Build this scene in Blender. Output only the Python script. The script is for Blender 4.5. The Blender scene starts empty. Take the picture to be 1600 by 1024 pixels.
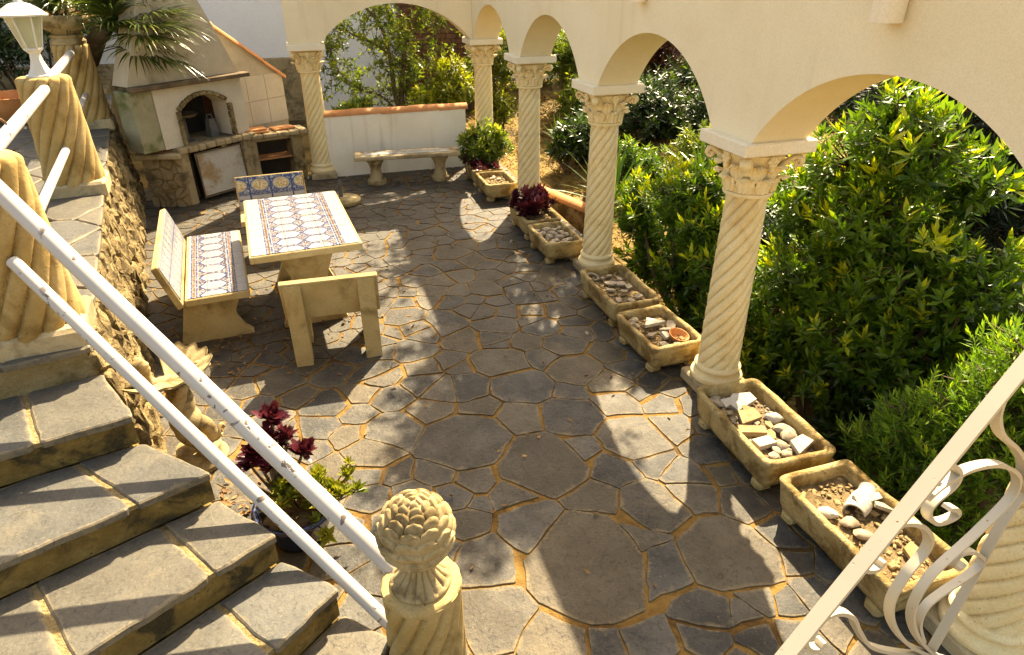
import bpy, math, random
import numpy as np
from mathutils import Vector, Matrix, noise as mnoise
R = math.radians
rng = np.random.default_rng(7)
random.seed(7)
scene = bpy.context.scene
col = scene.collection

# ------------------------------------------------------------------ camera, sky, sun, exposure
cam_d = bpy.data.cameras.new('camera'); cam = bpy.data.objects.new('camera', cam_d); col.objects.link(cam)
PITCH, ROLL, YAW = R(28.85), R(-.25), R(16.87)
_fw = Vector((math.sin(YAW)*math.cos(PITCH), math.cos(YAW)*math.cos(PITCH), -math.sin(PITCH)))
_r = Vector((math.cos(YAW), -math.sin(YAW), 0)); _u = _r.cross(_fw)
_r2 = _r*math.cos(ROLL)+_u*math.sin(ROLL); _u2 = -_r*math.sin(ROLL)+_u*math.cos(ROLL)
mw = Matrix((_r2, _u2, -_fw)).transposed().to_4x4(); mw.translation = (0, 0, 2.6)
cam.matrix_world = mw
cam_d.sensor_width = 36; cam_d.lens = 1020/1600*36; cam_d.clip_start = .05; cam_d.clip_end = 400
scene.camera = cam
SUN_AZ, SUN_EL = R(33.4), R(47)
sun_dir = Vector((math.sin(SUN_AZ)*math.cos(SUN_EL), math.cos(SUN_AZ)*math.cos(SUN_EL), math.sin(SUN_EL)))
world = bpy.data.worlds.new('World'); scene.world = world; world.use_nodes = True
wn = world.node_tree.nodes; wl = world.node_tree.links
sky = wn.new('ShaderNodeTexSky'); sky.sky_type = 'NISHITA'; sky.sun_disc = False
sky.sun_elevation = SUN_EL; sky.sun_rotation = SUN_AZ; sky.dust_density = 3.0; sky.air_density = .8; sky.ozone_density = .6
wl.new(sky.outputs[0], wn['Background'].inputs[0]); wn['Background'].inputs[1].default_value = .13
sd = bpy.data.lights.new('sun', 'SUN'); sd.energy = 5.0; sd.angle = R(.55); sd.color = (1.0, .975, .9)
so = bpy.data.objects.new('sun', sd); col.objects.link(so); so.location = (6, 9, 12)
so.rotation_euler = (-sun_dir).to_track_quat('-Z', 'Y').to_euler()
vs = scene.view_settings; vs.view_transform = 'Standard'; vs.look = 'None'; vs.gamma = 1; vs.exposure = 1.83
vs.use_curve_mapping = False
try:
    vs.use_white_balance = True; vs.white_balance_temperature = 9400; vs.white_balance_tint = 10
except Exception: pass

# ------------------------------------------------------------------ helpers
def tag(o, label=None, cat=None, group=None, kind=None):
    if label: o['label'] = label
    if cat: o['category'] = cat
    if group: o['group'] = group
    if kind: o['kind'] = kind
    return o
def empty(name, loc=(0, 0, 0), rz=0, label=None, cat=None, group=None):
    o = bpy.data.objects.new(name, None); col.objects.link(o); o.location = loc; o.rotation_euler = (0, 0, rz)
    o.empty_display_size = .1
    return tag(o, label, cat, group)
def link(name, me, parent=None, loc=(0, 0, 0), rot=(0, 0, 0), scale=None):
    o = bpy.data.objects.new(name, me); col.objects.link(o); o.parent = parent; o.location = loc; o.rotation_euler = rot
    if scale is not None: o.scale = scale
    return o
def mesh(name, V, F, m=None, smooth=False, attr=None, sharp=None):
    me = bpy.data.meshes.new(name)
    V = np.asarray(V, dtype=np.float32).reshape(-1, 3)
    if isinstance(F, np.ndarray):
        k = F.shape[1]; nf = len(F)
        me.vertices.add(len(V)); me.vertices.foreach_set('co', V.ravel())
        me.loops.add(nf*k); me.loops.foreach_set('vertex_index', F.astype(np.int32).ravel())
        me.polygons.add(nf); me.polygons.foreach_set('loop_start', np.arange(0, nf*k, k, dtype=np.int32))
        me.update(calc_edges=True)
    else:
        me.from_pydata([tuple(map(float, v)) for v in V], [], F); me.update()
    if smooth: me.polygons.foreach_set('use_smooth', np.ones(len(me.polygons), dtype=bool))
    if attr is not None:
        for nm, dom, arr in attr:
            a = me.attributes.new(nm, 'FLOAT', dom); a.data.foreach_set('value', np.asarray(arr, dtype=np.float32))
    if m: me.materials.append(m)
    if sharp: me.set_sharp_from_angle(angle=R(sharp))
    return me
class G:
    """collects shapes into one mesh"""
    def __init__(s): s.V = []; s.F = []; s.n = 0
    def add(s, V, F, M=None):
        V = np.asarray(V, float).reshape(-1, 3)
        if M is not None:
            M = np.array(M); V = V@M[:3, :3].T+M[:3, 3]
        s.V.append(V); s.F += [tuple(int(i)+s.n for i in f) for f in F]; s.n += len(V); return s
    def box(s, c, d, bev=.006, M=None):
        V, F = cbox(c, d, bev); return s.add(V, F, M)
    def build(s, name, m, parent=None, smooth=False, sharp=None, jit=0, **k):
        V = np.concatenate(s.V)
        if jit: V = rough(V, jit)
        me = mesh(name, V, s.F, m, smooth, sharp=sharp)
        return link(name, me, parent, **k)
def rough(V, a, f=9.0):
    out = V.copy()
    for i, v in enumerate(V):
        out[i] += np.array(mnoise.noise_vector(Vector(v*f)))*a
    return out
def cbox(c, d, b=.006):
    hx, hy, hz = d[0]/2, d[1]/2, d[2]/2; b = min(b, hx*.9, hy*.9, hz*.9)
    V = []; idx = {}
    for sx in (-1, 1):
        for sy in (-1, 1):
            for sz in (-1, 1):
                for a in range(3):
                    p = [sx*(hx-b), sy*(hy-b), sz*(hz-b)]; p[a] = (sx*hx, sy*hy, sz*hz)[a]
                    idx[(sx, sy, sz, a)] = len(V); V.append((p[0]+c[0], p[1]+c[1], p[2]+c[2]))
    F = []
    for a in range(3):
        o1, o2 = (a+1) % 3, (a+2) % 3
        for sg in (-1, 1):
            q = []
            for u, v in ((-1, -1), (1, -1), (1, 1), (-1, 1)):
                k = [0, 0, 0]; k[a] = sg; k[o1] = u; k[o2] = v; q.append(idx[(*k, a)])
            F.append(tuple(q if sg > 0 else q[::-1]))
    for a in range(3):
        o1, o2 = (a+1) % 3, (a+2) % 3
        for u in (-1, 1):
            for v in (-1, 1):
                k0 = [0]*3; k1 = [0]*3; k0[a] = -1; k1[a] = 1; k0[o1] = k1[o1] = u; k0[o2] = k1[o2] = v
                q = [idx[(*k0, o1)], idx[(*k1, o1)], idx[(*k1, o2)], idx[(*k0, o2)]]
                F.append(tuple(q if u*v > 0 else q[::-1]))
    for sx in (-1, 1):
        for sy in (-1, 1):
            for sz in (-1, 1):
                q = [idx[(sx, sy, sz, a)] for a in range(3)]; F.append(tuple(q if sx*sy*sz > 0 else q[::-1]))
    return V, F
def lathe(prof, n=24, fn=None, a0=0, close=True):
    """prof: list of (r,z). fn(theta,z,r)->r"""
    V = []; F = []
    for r, z in prof:
        for i in range(n):
            t = a0+2*math.pi*i/n; rr = fn(t, z, r) if fn else r
            V.append((rr*math.cos(t), rr*math.sin(t), z))
    for j in range(len(prof)-1):
        for i in range(n):
            k = (i+1) % n; F.append((j*n+i, j*n+k, (j+1)*n+k, (j+1)*n+i))
    if close:
        F.append(tuple(range(n-1, -1, -1))); F.append(tuple((len(prof)-1)*n+i for i in range(n)))
    return V, F
def tube(path, rad, n=6, cap=True):
    P = [Vector(p) for p in path]; V = []; F = []
    if not isinstance(rad, (list, tuple, np.ndarray)): rad = [rad]*len(P)
    up = None
    for i, p in enumerate(P):
        t = (P[min(i+1, len(P)-1)]-P[max(i-1, 0)])
        t = t.normalized() if t.length > 1e-9 else Vector((0, 0, 1))
        if up is None: up = t.orthogonal().normalized()
        else:
            up = up-t*up.dot(t); up = up.normalized() if up.length > 1e-6 else t.orthogonal().normalized()
        b = t.cross(up)
        for k in range(n):
            a = 2*math.pi*k/n; V.append(p+(up*math.cos(a)+b*math.sin(a))*rad[i])
    for j in range(len(P)-1):
        for k in range(n):
            l = (k+1) % n; F.append((j*n+k, j*n+l, (j+1)*n+l, (j+1)*n+k))
    if cap: F.append(tuple(range(n-1, -1, -1))); F.append(tuple((len(P)-1)*n+k for k in range(n)))
    return [tuple(v) for v in V], F
def prism(poly, z0, z1, bev=0):
    """CCW polygon extruded"""
    n = len(poly); V = [(x, y, z0) for x, y in poly]+[(x, y, z1) for x, y in poly]
    F = [tuple(range(n-1, -1, -1)), tuple(range(n, 2*n))]+[(i, (i+1) % n, n+(i+1) % n, n+i) for i in range(n)]
    return V, F
def spline(pts, n=6):
    P = [np.array(p, float) for p in pts]; out = []
    for i in range(len(P)-1):
        p0 = P[max(i-1, 0)]; p1 = P[i]; p2 = P[i+1]; p3 = P[min(i+2, len(P)-1)]
        for k in range(n):
            t = k/n; out.append(.5*((2*p1)+(-p0+p2)*t+(2*p0-5*p1+4*p2-p3)*t*t+(-p0+3*p1-3*p2+p3)*t**3))
    out.append(P[-1]); return out
def ico(sub=2):
    import bmesh
    bm = bmesh.new(); bmesh.ops.create_icosphere(bm, subdivisions=sub, radius=1)
    V = [tuple(v.co) for v in bm.verts]; F = [tuple(v.index for v in f.verts) for f in bm.faces]; bm.free(); return np.array(V), F
ICO1 = ico(1); ICO2 = ico(2); ICO3 = ico(3)

# ------------------------------------------------------------------ materials
class NT:
    def __init__(s, name):
        s.m = bpy.data.materials.new(name); s.m.use_nodes = True; s.t = s.m.node_tree; s.b = s.t.nodes['Principled BSDF']
        s.out = s.t.nodes['Material Output']
    def new(s, t, **k):
        n = s.t.nodes.new(t)
        for a, b in k.items(): setattr(n, a, b)
        return n
    def put(s, sock, v):
        if hasattr(v, 'is_linked') or isinstance(v, bpy.types.NodeSocket): s.t.links.new(v, sock)
        elif isinstance(v, (tuple, list)) and len(v) == 3 and sock.type == 'RGBA': sock.default_value = (*v, 1)
        else: sock.default_value = v
    def math(s, op, a, b=0.0, c=None, clamp=False):
        n = s.new('ShaderNodeMath', operation=op, use_clamp=clamp); s.put(n.inputs[0], a); s.put(n.inputs[1], b)
        if c is not None: s.put(n.inputs[2], c)
        return n.outputs[0]
    def mix(s, f, a, b, mode='MIX'):
        n = s.new('ShaderNodeMix', data_type='RGBA', blend_type=mode); s.put(n.inputs['Factor'], f)
        s.put(n.inputs[6], a); s.put(n.inputs[7], b); return n.outputs[2]
    def pos(s): return s.new('ShaderNodeNewGeometry').outputs['Position']
    def noise(s, scale, detail=4, rough=.55, vec=None, dist=0):
        n = s.new('ShaderNodeTexNoise'); n.inputs['Scale'].default_value = scale; n.inputs['Detail'].default_value = detail
        n.inputs['Roughness'].default_value = rough; n.inputs['Distortion'].default_value = dist
        s.t.links.new(vec if vec is not None else s.pos(), n.inputs['Vector']); return n.outputs['Fac']
    def step(s, v, lo, hi):
        n = s.new('ShaderNodeMapRange', interpolation_type='SMOOTHSTEP'); s.put(n.inputs[0], v)
        n.inputs[1].default_value = lo; n.inputs[2].default_value = hi; return n.outputs[0]
    def bump(s, h, strength=.3, dist=.01):
        n = s.new('ShaderNodeBump'); n.inputs['Strength'].default_value = strength; n.inputs['Distance'].default_value = dist
        s.put(n.inputs['Height'], h); s.t.links.new(n.outputs[0], s.b.inputs['Normal'])
    def set(s, color=None, rough=None, **k):
        if color is not None: s.put(s.b.inputs['Base Color'], color)
        if rough is not None: s.put(s.b.inputs['Roughness'], rough)
        for a, b in k.items(): s.put(s.b.inputs[a.replace('_', ' ')], b)
        return s.m
def stone(name, c1, c2, c3=None, scale=6, stain_scale=2.5, stain=(.5, .7), bump=.35, bd=.012, rough=.88, pits=0, fine=60):
    n = NT(name); a = n.noise(scale, 6, .6); c = n.mix(n.step(a, .3, .7), c1, c2)
    if c3: c = n.mix(n.step(n.noise(stain_scale, 5, .65, dist=.4), *stain), c, c3)
    h = n.math('ADD', n.noise(scale*3, 6, .7), n.math('MULTIPLY', n.noise(fine, 3, .6), .5))
    if pits:
        v = n.new('ShaderNodeTexVoronoi'); v.inputs['Scale'].default_value = 45; n.t.links.new(n.pos(), v.inputs['Vector'])
        p = n.math('MULTIPLY', n.step(v.outputs[0], .22, .05), n.step(n.noise(9, 2), .5, .6))
        c = n.mix(n.math('MULTIPLY', p, pits), c, tuple(x*.3 for x in (c3 or c1))); h = n.math('SUBTRACT', h, p)
    c = n.mix(n.math('MULTIPLY', n.step(n.noise(fine*1.6, 2), .35, .7), .35), c, tuple(x*.72 for x in c1))
    n.bump(h, bump, bd); n.b.inputs['Specular IOR Level'].default_value = .25; return n.set(c, rough)
M = {}
M['plaster'] = stone('cream_plaster', (.82, .70, .46), (.88, .77, .54), (.74, .58, .33), 1.6, .8, (.56, .85), .22, .006, .9, fine=120)
def streaks(m, amt=.5, tint=(.62, .5, .32)):
    t = m.node_tree; b = t.nodes['Principled BSDF']; src = b.inputs['Base Color'].links[0].from_socket
    g = t.nodes.new('ShaderNodeNewGeometry'); mp = t.nodes.new('ShaderNodeMapping'); mp.inputs['Scale'].default_value = (9, 9, .55); t.links.new(g.outputs['Position'], mp.inputs['Vector'])
    n = t.nodes.new('ShaderNodeTexNoise'); n.inputs['Scale'].default_value = 1.0; n.inputs['Detail'].default_value = 5; t.links.new(mp.outputs[0], n.inputs['Vector'])
    r = t.nodes.new('ShaderNodeMapRange'); r.interpolation_type = 'SMOOTHSTEP'; r.inputs[1].default_value = .56; r.inputs[2].default_value = .8; r.inputs[4].default_value = amt; t.links.new(n.outputs['Fac'], r.inputs[0])
    x = t.nodes.new('ShaderNodeMix'); x.data_type = 'RGBA'; t.links.new(r.outputs[0], x.inputs['Factor']); t.links.new(src, x.inputs[6]); x.inputs[7].default_value = (*tint, 1); t.links.new(x.outputs[2], b.inputs['Base Color'])
streaks(M['plaster'], .4)
M['trim'] = stone('cream_trim', (.84, .73, .52), (.88, .79, .6), (.6, .47, .3), 4, 2, (.66, .85), .1, .004, .8)
M['white_wall'] = stone('white_plaster', (.8, .71, .54), (.86, .78, .62), (.6, .48, .3), 3, 1.4, (.56, .78), .25, .008, .9)
streaks(M['white_wall'], .6, (.5, .4, .26))
M['column'] = stone('column_stone', (.82, .63, .31), (.88, .72, .41), (.58, .39, .15), 5, 3.5, (.55, .78), .25, .006, .85, pits=.7)
M['pillar'] = stone('pillar_stone', (.38, .25, .085), (.49, .35, .155), (.2, .115, .03), 5, 3.2, (.5, .72), .35, .008, .9, pits=.9)
M['plinth'] = stone('plinth_stone', (.42, .32, .17), (.5, .4, .24), (.2, .15, .08), 6, 3, (.45, .65), .4, .01, .9)
M['trough'] = stone('trough_stone', (.38, .27, .105), (.48, .36, .17), (.17, .10, .028), 9, 6, (.43, .62), .9, .016, .9, pits=.9)
M['concrete'] = stone('bench_concrete', (.44, .32, .135), (.52, .395, .19), (.2, .135, .045), 5, 3.4, (.48, .7), .3, .006, .88)
M['riser'] = stone('lichen_riser', (.17, .105, .026), (.29, .19, .058), (.045, .035, .016), 9, 6.5, (.46, .62), .9, .02, .94, pits=.8)
M['rubble'] = stone('rubble_stone', (.28, .2, .085), (.39, .29, .145), (.11, .075, .032), 8, 6, (.44, .6), 1.0, .03, .95, pits=.8)
M['rubble_mortar'] = stone('rubble_mortar', (.3, .215, .09), (.38, .285, .14), (.14, .1, .042), 9, 4, (.5, .7), 1.0, .03, .95)
M['mortar'] = stone('ochre_mortar', (.2, .108, .026), (.28, .16, .044), (.09, .045, .012), 11, 3.5, (.45, .65), .9, .015, .95, fine=90)
M['soil'] = stone('dry_soil', (.22, .145, .065), (.3, .21, .105), (.12, .075, .03), 25, 9, (.5, .65), 1.0, .02, .97, fine=130)
M['ground'] = stone('garden_ground', (.25, .155, .045), (.33, .225, .075), (.08, .055, .022), 5, 1.6, (.46, .64), 1.0, .03, .97, fine=50)
M['terracotta'] = stone('terracotta', (.50, .2, .07), (.6, .28, .11), (.3, .14, .06), 6, 5, (.55, .75), .3, .006, .8)
M['bbq_stone'] = stone('barbecue_stone', (.34, .25, .13), (.46, .35, .2), (.15, .11, .06), 6, 4, (.48, .66), .8, .02, .92)
M['bbq_white'] = stone('barbecue_plaster', (.58, .5, .37), (.66, .58, .44), (.38, .3, .17), 4, 1.8, (.6, .8), .25, .008, .9)  # colour lowered to carry the deep shade lying over the barbecue
M['algae'] = stone('algae_plaster', (.3, .27, .15), (.38, .34, .21), (.13, .15, .04), 5, 2.6, (.46, .62), .3, .008, .92)
M['soot'] = stone('soot', (.03, .025, .02), (.05, .04, .03), None, 5)
M['wood_dark'] = stone('dark_wood', (.12, .08, .045), (.2, .14, .08), (.07, .05, .03), 8)
M['bldg'] = stone('grey_white_render', (.84, .82, .8), (.88, .86, .84), None, 2, bump=.08)
M['brick'] = stone('brown_brick', (.15, .06, .03), (.22, .1, .05), (.1, .05, .03), 6, 5)
M['pebble'] = stone('pale_pebble', (.27, .215, .14), (.38, .31, .22), (.17, .12, .065), 12, 7, (.55, .75), .2, .004, .7)
M['pebble_w'] = stone('white_shard', (.42, .375, .29), (.5, .45, .37), (.28, .22, .14), 10, 6, (.55, .75), bump=.2)
M['pebble_o'] = stone('ochre_shard', (.27, .18, .08), (.36, .255, .125), (.16, .105, .045), 10, 6)
M['metal_grey'] = stone('dull_metal', (.1, .095, .085), (.16, .15, .135), (.2, .1, .04), 8, 5, (.6, .75), .1, .003, .5)
M['bark'] = stone('bark', (.09, .06, .035), (.15, .11, .065), None, 14, bump=.8)
M['cast_stone'] = stone('weathered_cast_stone', (.34, .25, .115), (.44, .335, .175), (.15, .1, .04), 8, 6, (.46, .64), .4, .006, .85)
def slate(name, c1, c2, sand, var=.35, rel=.8):
    n = NT(name); oi = n.new('ShaderNodeObjectInfo')
    c = n.mix(n.step(n.noise(3.2, 6, .65), .32, .68), c1, c2)
    rv = n.math('ADD', n.math('MULTIPLY', oi.outputs['Random'], var), 1-var*.5)
    hsv = n.new('ShaderNodeHueSaturation'); n.t.links.new(c, hsv.inputs['Color']); n.t.links.new(rv, hsv.inputs['Value']); c = hsv.outputs[0]
    c = n.mix(n.math('MULTIPLY', n.step(n.noise(2.0, 5, .7, dist=.6), .5, .72), .5), c, tuple(.5*a+.5*b for a, b in zip(c2, sand)))
    r2 = n.math('FRACT', n.math('MULTIPLY', oi.outputs['Random'], 37.7)); c = n.mix(n.math('MULTIPLY', n.math('MULTIPLY', r2, r2), .42), c, tuple(x*.62 for x in sand))
    e = n.new('ShaderNodeAttribute', attribute_name='edge').outputs['Fac']
    ef = n.step(n.math('ADD', e, n.math('MULTIPLY', n.math('SUBTRACT', n.noise(9, 6, .75), .5), 2.4)), .55, 1.15)
    c = n.mix(n.math('MULTIPLY', ef, .6), c, sand)
    c = n.mix(n.math('MULTIPLY', n.step(n.noise(26, 6, .8, dist=1.5), .5, .64), .6), c, tuple(x*.5 for x in c1))
    c = n.mix(n.math('MULTIPLY', n.step(n.noise(30, 5, .8, dist=2.0), .55, .66), .5), c, tuple(.55*a+.45*b for a, b in zip(c2, sand)))
    c = n.mix(n.math('MULTIPLY', n.step(n.noise(95, 2), .66, .74), .6), c, sand)
    h = n.math('ADD', n.noise(7, 7, .72), n.math('MULTIPLY', n.noise(48, 4, .6), .35))
    n.bump(h, rel, .018); n.b.inputs['Specular IOR Level'].default_value = .3; return n.set(c, n.math('ADD', n.math('MULTIPLY', n.noise(6, 3), .3), .5))
M['slate'] = slate('grey_slate', (.026, .0258, .0238), (.078, .074, .063), (.235, .17, .084), .8)
M['tread'] = slate('tread_slate', (.06, .059, .052), (.10, .096, .082), (.24, .185, .105), .3, .42)
def chipped(name, base, chip, amt=.66, rough=.45, sc=26):
    n = NT(name); a = n.noise(sc, 3, .5)
    f = n.step(a, amt, amt+.02); g = n.step(n.noise(3.5, 3), .46, .56); f = n.math('MULTIPLY', f, g)
    c = n.mix(n.step(n.noise(4, 4), .3, .8), base, tuple(x*.9 for x in base)); c = n.mix(f, c, chip)
    n.bump(n.math('MULTIPLY', f, -1.0), .5, .003); return n.set(c, rough)
M['rail'] = chipped('chipped_white_paint', (.48, .455, .41), (.13, .10, .08), .62)
M['iron'] = chipped('cream_iron_paint', (.52, .46, .34), (.26, .14, .06), .69, sc=60)
M['lamp_white'] = chipped('white_cast_paint', (.62, .6, .53), (.4, .35, .28), .72)
def plain(name, c, rough=.5, **k):
    n = NT(name); cc = n.mix(n.step(n.noise(9, 4), .3, .7), c, tuple(x*.78 for x in c)); return n.set(cc, rough, **k)
M['blue'] = plain('blue_glaze', (.012, .022, .075), .18)
M['glass'] = plain('frosted_lamp_glass', (.72, .74, .5), .35, Transmission_Weight=.55)
M['rust'] = plain('rusty_iron', (.2, .09, .04), .8)
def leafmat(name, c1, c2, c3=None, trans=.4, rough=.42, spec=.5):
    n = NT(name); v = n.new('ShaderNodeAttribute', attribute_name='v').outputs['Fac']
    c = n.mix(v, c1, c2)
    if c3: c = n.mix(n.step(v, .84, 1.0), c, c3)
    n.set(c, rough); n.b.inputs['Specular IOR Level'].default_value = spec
    tr = n.new('ShaderNodeBsdfTranslucent'); n.put(tr.inputs[0], n.mix(1.0, c, (1.0, 1.0, .55), 'MULTIPLY'))
    mx = n.new('ShaderNodeMixShader'); mx.inputs[0].default_value = trans
    n.t.links.new(n.b.outputs[0], mx.inputs[1]); n.t.links.new(tr.outputs[0], mx.inputs[2]); n.t.links.new(mx.outputs[0], n.out.inputs[0])
    return n.m
M['pitto'] = leafmat('bright_shrub_leaf', (.022, .075, .012), (.16, .29, .026), (.48, .52, .045), .46, .3)
M['dark_leaf'] = leafmat('dark_evergreen_leaf', (.014, .036, .008), (.05, .10, .018), (.12, .19, .025), .3, .38)
M['fir'] = leafmat('fir_needle', (.006, .017, .008), (.018, .04, .017), (.03, .06, .02), .15, .5)
M['thuja'] = leafmat('bright_conifer_spray', (.06, .16, .016), (.2, .36, .035), (.34, .48, .05), .45, .5)
M['gold_leaf'] = leafmat('golden_green_leaf', (.1, .14, .015), (.3, .32, .03), (.42, .4, .05), .5, .45)
M['sparse_leaf'] = leafmat('small_tree_leaf', (.07, .12, .015), (.22, .29, .035), (.42, .43, .06), .5, .4)
M['chimney'] = stone('shade_darkened_plaster', (.46, .39, .27), (.55, .47, .34), (.28, .22, .13), 3, 1.5, (.5, .75), .3, .01, .92)  # darker copy of the white plaster; shade on chimney and gable put into its colour
M['yucca'] = leafmat('sword_leaf', (.04, .1, .014), (.12, .22, .035), (.3, .32, .07), .3, .3)
M['palm'] = leafmat('palm_blade', (.03, .06, .012), (.12, .17, .03), (.42, .4, .08), .3, .28)
M['purple'] = leafmat('purple_succulent_leaf', (.05, .006, .012), (.13, .018, .03), (.22, .05, .05), .25, .35)
M['succulent'] = leafmat('yellow_green_succulent_leaf', (.12, .16, .02), (.34, .32, .04), (.45, .36, .06), .35, .4)
M['redbush'] = leafmat('russet_leaf', (.07, .02, .008), (.16, .05, .015), (.2, .1, .02), .3, .5)
M['straw'] = leafmat('dry_straw', (.2, .12, .03), (.4, .27, .08), (.5, .37, .15), .2, .8)
M['litter'] = leafmat('dry_brown_leaf', (.16, .08, .03), (.36, .2, .07), (.5, .33, .14), .15, .8)

# ------------------------------------------------------------------ ground and patio
def terrain(x, y):
    z = -.95+.72*max(0, min(1, (y-4.0)/4.0))+.12*max(0, min(1, (y-8)/3))
    z += .085*max(0, min(30, y-11))+.12*max(0, min(30, x-4.5))*max(0, min(1, (y-2)/5))
    return z+.05*mnoise.noise(Vector((x*.8, y*.8, 0)))
xs = np.concatenate([np.linspace(-120, -6, 8), np.linspace(-5, 14, 77), np.linspace(16, 140, 10)])
ys = np.concatenate([np.linspace(-120, -4, 8), np.linspace(-3, 24, 109), np.linspace(27, 160, 10)])
GV = []; GF = []
for yy in ys:
    for xx in xs:
        z = terrain(xx, yy)
        if xx < 2.6 and yy < 9.9: z = min(z, -.42)
        if xx < 2.6 and yy >= 9.9: z = min(z, .35)
        GV.append((xx, yy, z))
nx = len(xs)
for j in range(len(ys)-1):
    for i in range(nx-1): GF.append((j*nx+i, j*nx+i+1, (j+1)*nx+i+1, (j+1)*nx+i))
ground = link('ground', mesh('ground', GV, GF, M['ground'], True)); tag(ground, 'dry ochre garden soil sloping behind the arcade', 'ground', kind='structure')

patio = G().box((.2, 4.35, -.216), (5.1, 10.9, .42), .004).build('patio', M['mortar']); patio['kind'] = 'structure'
tag(patio, 'crazy-paved patio of grey slate with ochre joints', 'patio')

def clip(poly, nrm, c):
    out = []
    for i in range(len(poly)):
        a = poly[i]; b = poly[(i+1) % len(poly)]
        da = a[0]*nrm[0]+a[1]*nrm[1]-c; db = b[0]*nrm[0]+b[1]*nrm[1]-c
        if da <= 0: out.append(a)
        if (da < 0 < db) or (db < 0 < da):
            t = da/(da-db); out.append((a[0]+(b[0]-a[0])*t, a[1]+(b[1]-a[1])*t))
    return out
def cells(seeds, bound, gap=(.006, .017), rs=None, reach=1.6):
    """power diagram cells, each shrunk by half a joint"""
    rs = rs or random.Random(3); res = []
    for i, (x, y, r) in enumerate(seeds):
        p = list(bound)
        for j, (a, b, q) in enumerate(seeds):
            if i == j: continue
            dx, dy = a-x, b-y; d = math.hypot(dx, dy)
            if d > reach or d < 1e-6: continue
            t = (d*d+r*r-q*q)/(2*d); t = max(.25*d, min(.75*d, t))
            rr = random.Random(min(i, j)*1000+max(i, j)); g = gap[0]+(gap[1]-gap[0])*rr.random()**1.8
            n = (dx/d, dy/d); p = clip(p, n, n[0]*x+n[1]*y+t-g)
            if len(p) < 3: break
        if len(p) >= 3:
            A = .5*sum(p[k][0]*p[(k+1) % len(p)][1]-p[(k+1) % len(p)][0]*p[k][1] for k in range(len(p)))
            if A > .003: res.append((i, p, A))
    return res
def soften(p, corner=.2, jit=.006, maxseg=.13, seed=0, warp=0):
    q = []
    n = len(p)
    for i in range(n):                                   # cut the corners
        a, b, c = np.array(p[i-1]), np.array(p[i]), np.array(p[(i+1) % n])
        la, lc = np.linalg.norm(a-b), np.linalg.norm(c-b)
        ra = min(corner*la, .035)/max(la, 1e-6); rc = min(corner*lc, .035)/max(lc, 1e-6)
        q.append(b+(a-b)*ra); q.append(b+(c-b)*rc)
    out = []
    for i in range(len(q)):
        a, b = q[i], q[(i+1) % len(q)]; L = np.linalg.norm(b-a); k = max(1, int(L/maxseg+.5))
        for t in range(k): out.append(a+(b-a)*t/k)
    r = []
    for v in out:
        w = mnoise.noise_vector(Vector((v[0]*9, v[1]*9, seed))); w2 = mnoise.noise_vector(Vector((v[0]*28, v[1]*28, seed)))
        g = mnoise.noise_vector(Vector((v[0]*3.1, v[1]*3.1, 5.5)))*warp+mnoise.noise_vector(Vector((v[0]*8, v[1]*8, 2.5)))*warp*.35   # shared by neighbours
        r.append((v[0]+w[0]*jit*1.6+w2[0]*jit*.9+g[0], v[1]+w[1]*jit*1.6+w2[1]*jit*.9+g[1]))
    return r
def slab_mesh(name, p, m, thick=.03, top=.0, tilt=0, bev=.007, inner=.045):
    """stone with worn edge; returns (mesh, centre)"""
    P = np.array(p); c = P.mean(0); P = P-c; n = len(P)
    d = np.linalg.norm(P, axis=1, keepdims=True); U = P/np.maximum(d, 1e-6)
    r2 = P-U*np.minimum(bev*1.4, d*.2); r3 = P-U*np.minimum(inner*1.3, d*.45)
    tx, ty = random.uniform(-tilt, tilt), random.uniform(-tilt, tilt)
    def ring(Q, z): return [(x, y, z+tx*x+ty*y) for x, y in Q]
    V = ring(P, top-thick)+ring(P, top-bev)+ring(r2, top)+ring(r3, top+.0015)
    F = []
    for k in range(3):
        for i in range(n):
            j = (i+1) % n; F.append((k*n+i, k*n+j, (k+1)*n+j, (k+1)*n+i))
    F.append(tuple(3*n+i for i in range(n)))
    e = [1.0]*(2*n)+[.95]*n+[0.0]*n
    return mesh(name, V, F, m, False, attr=[('edge', 'POINT', e)]), c
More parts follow.
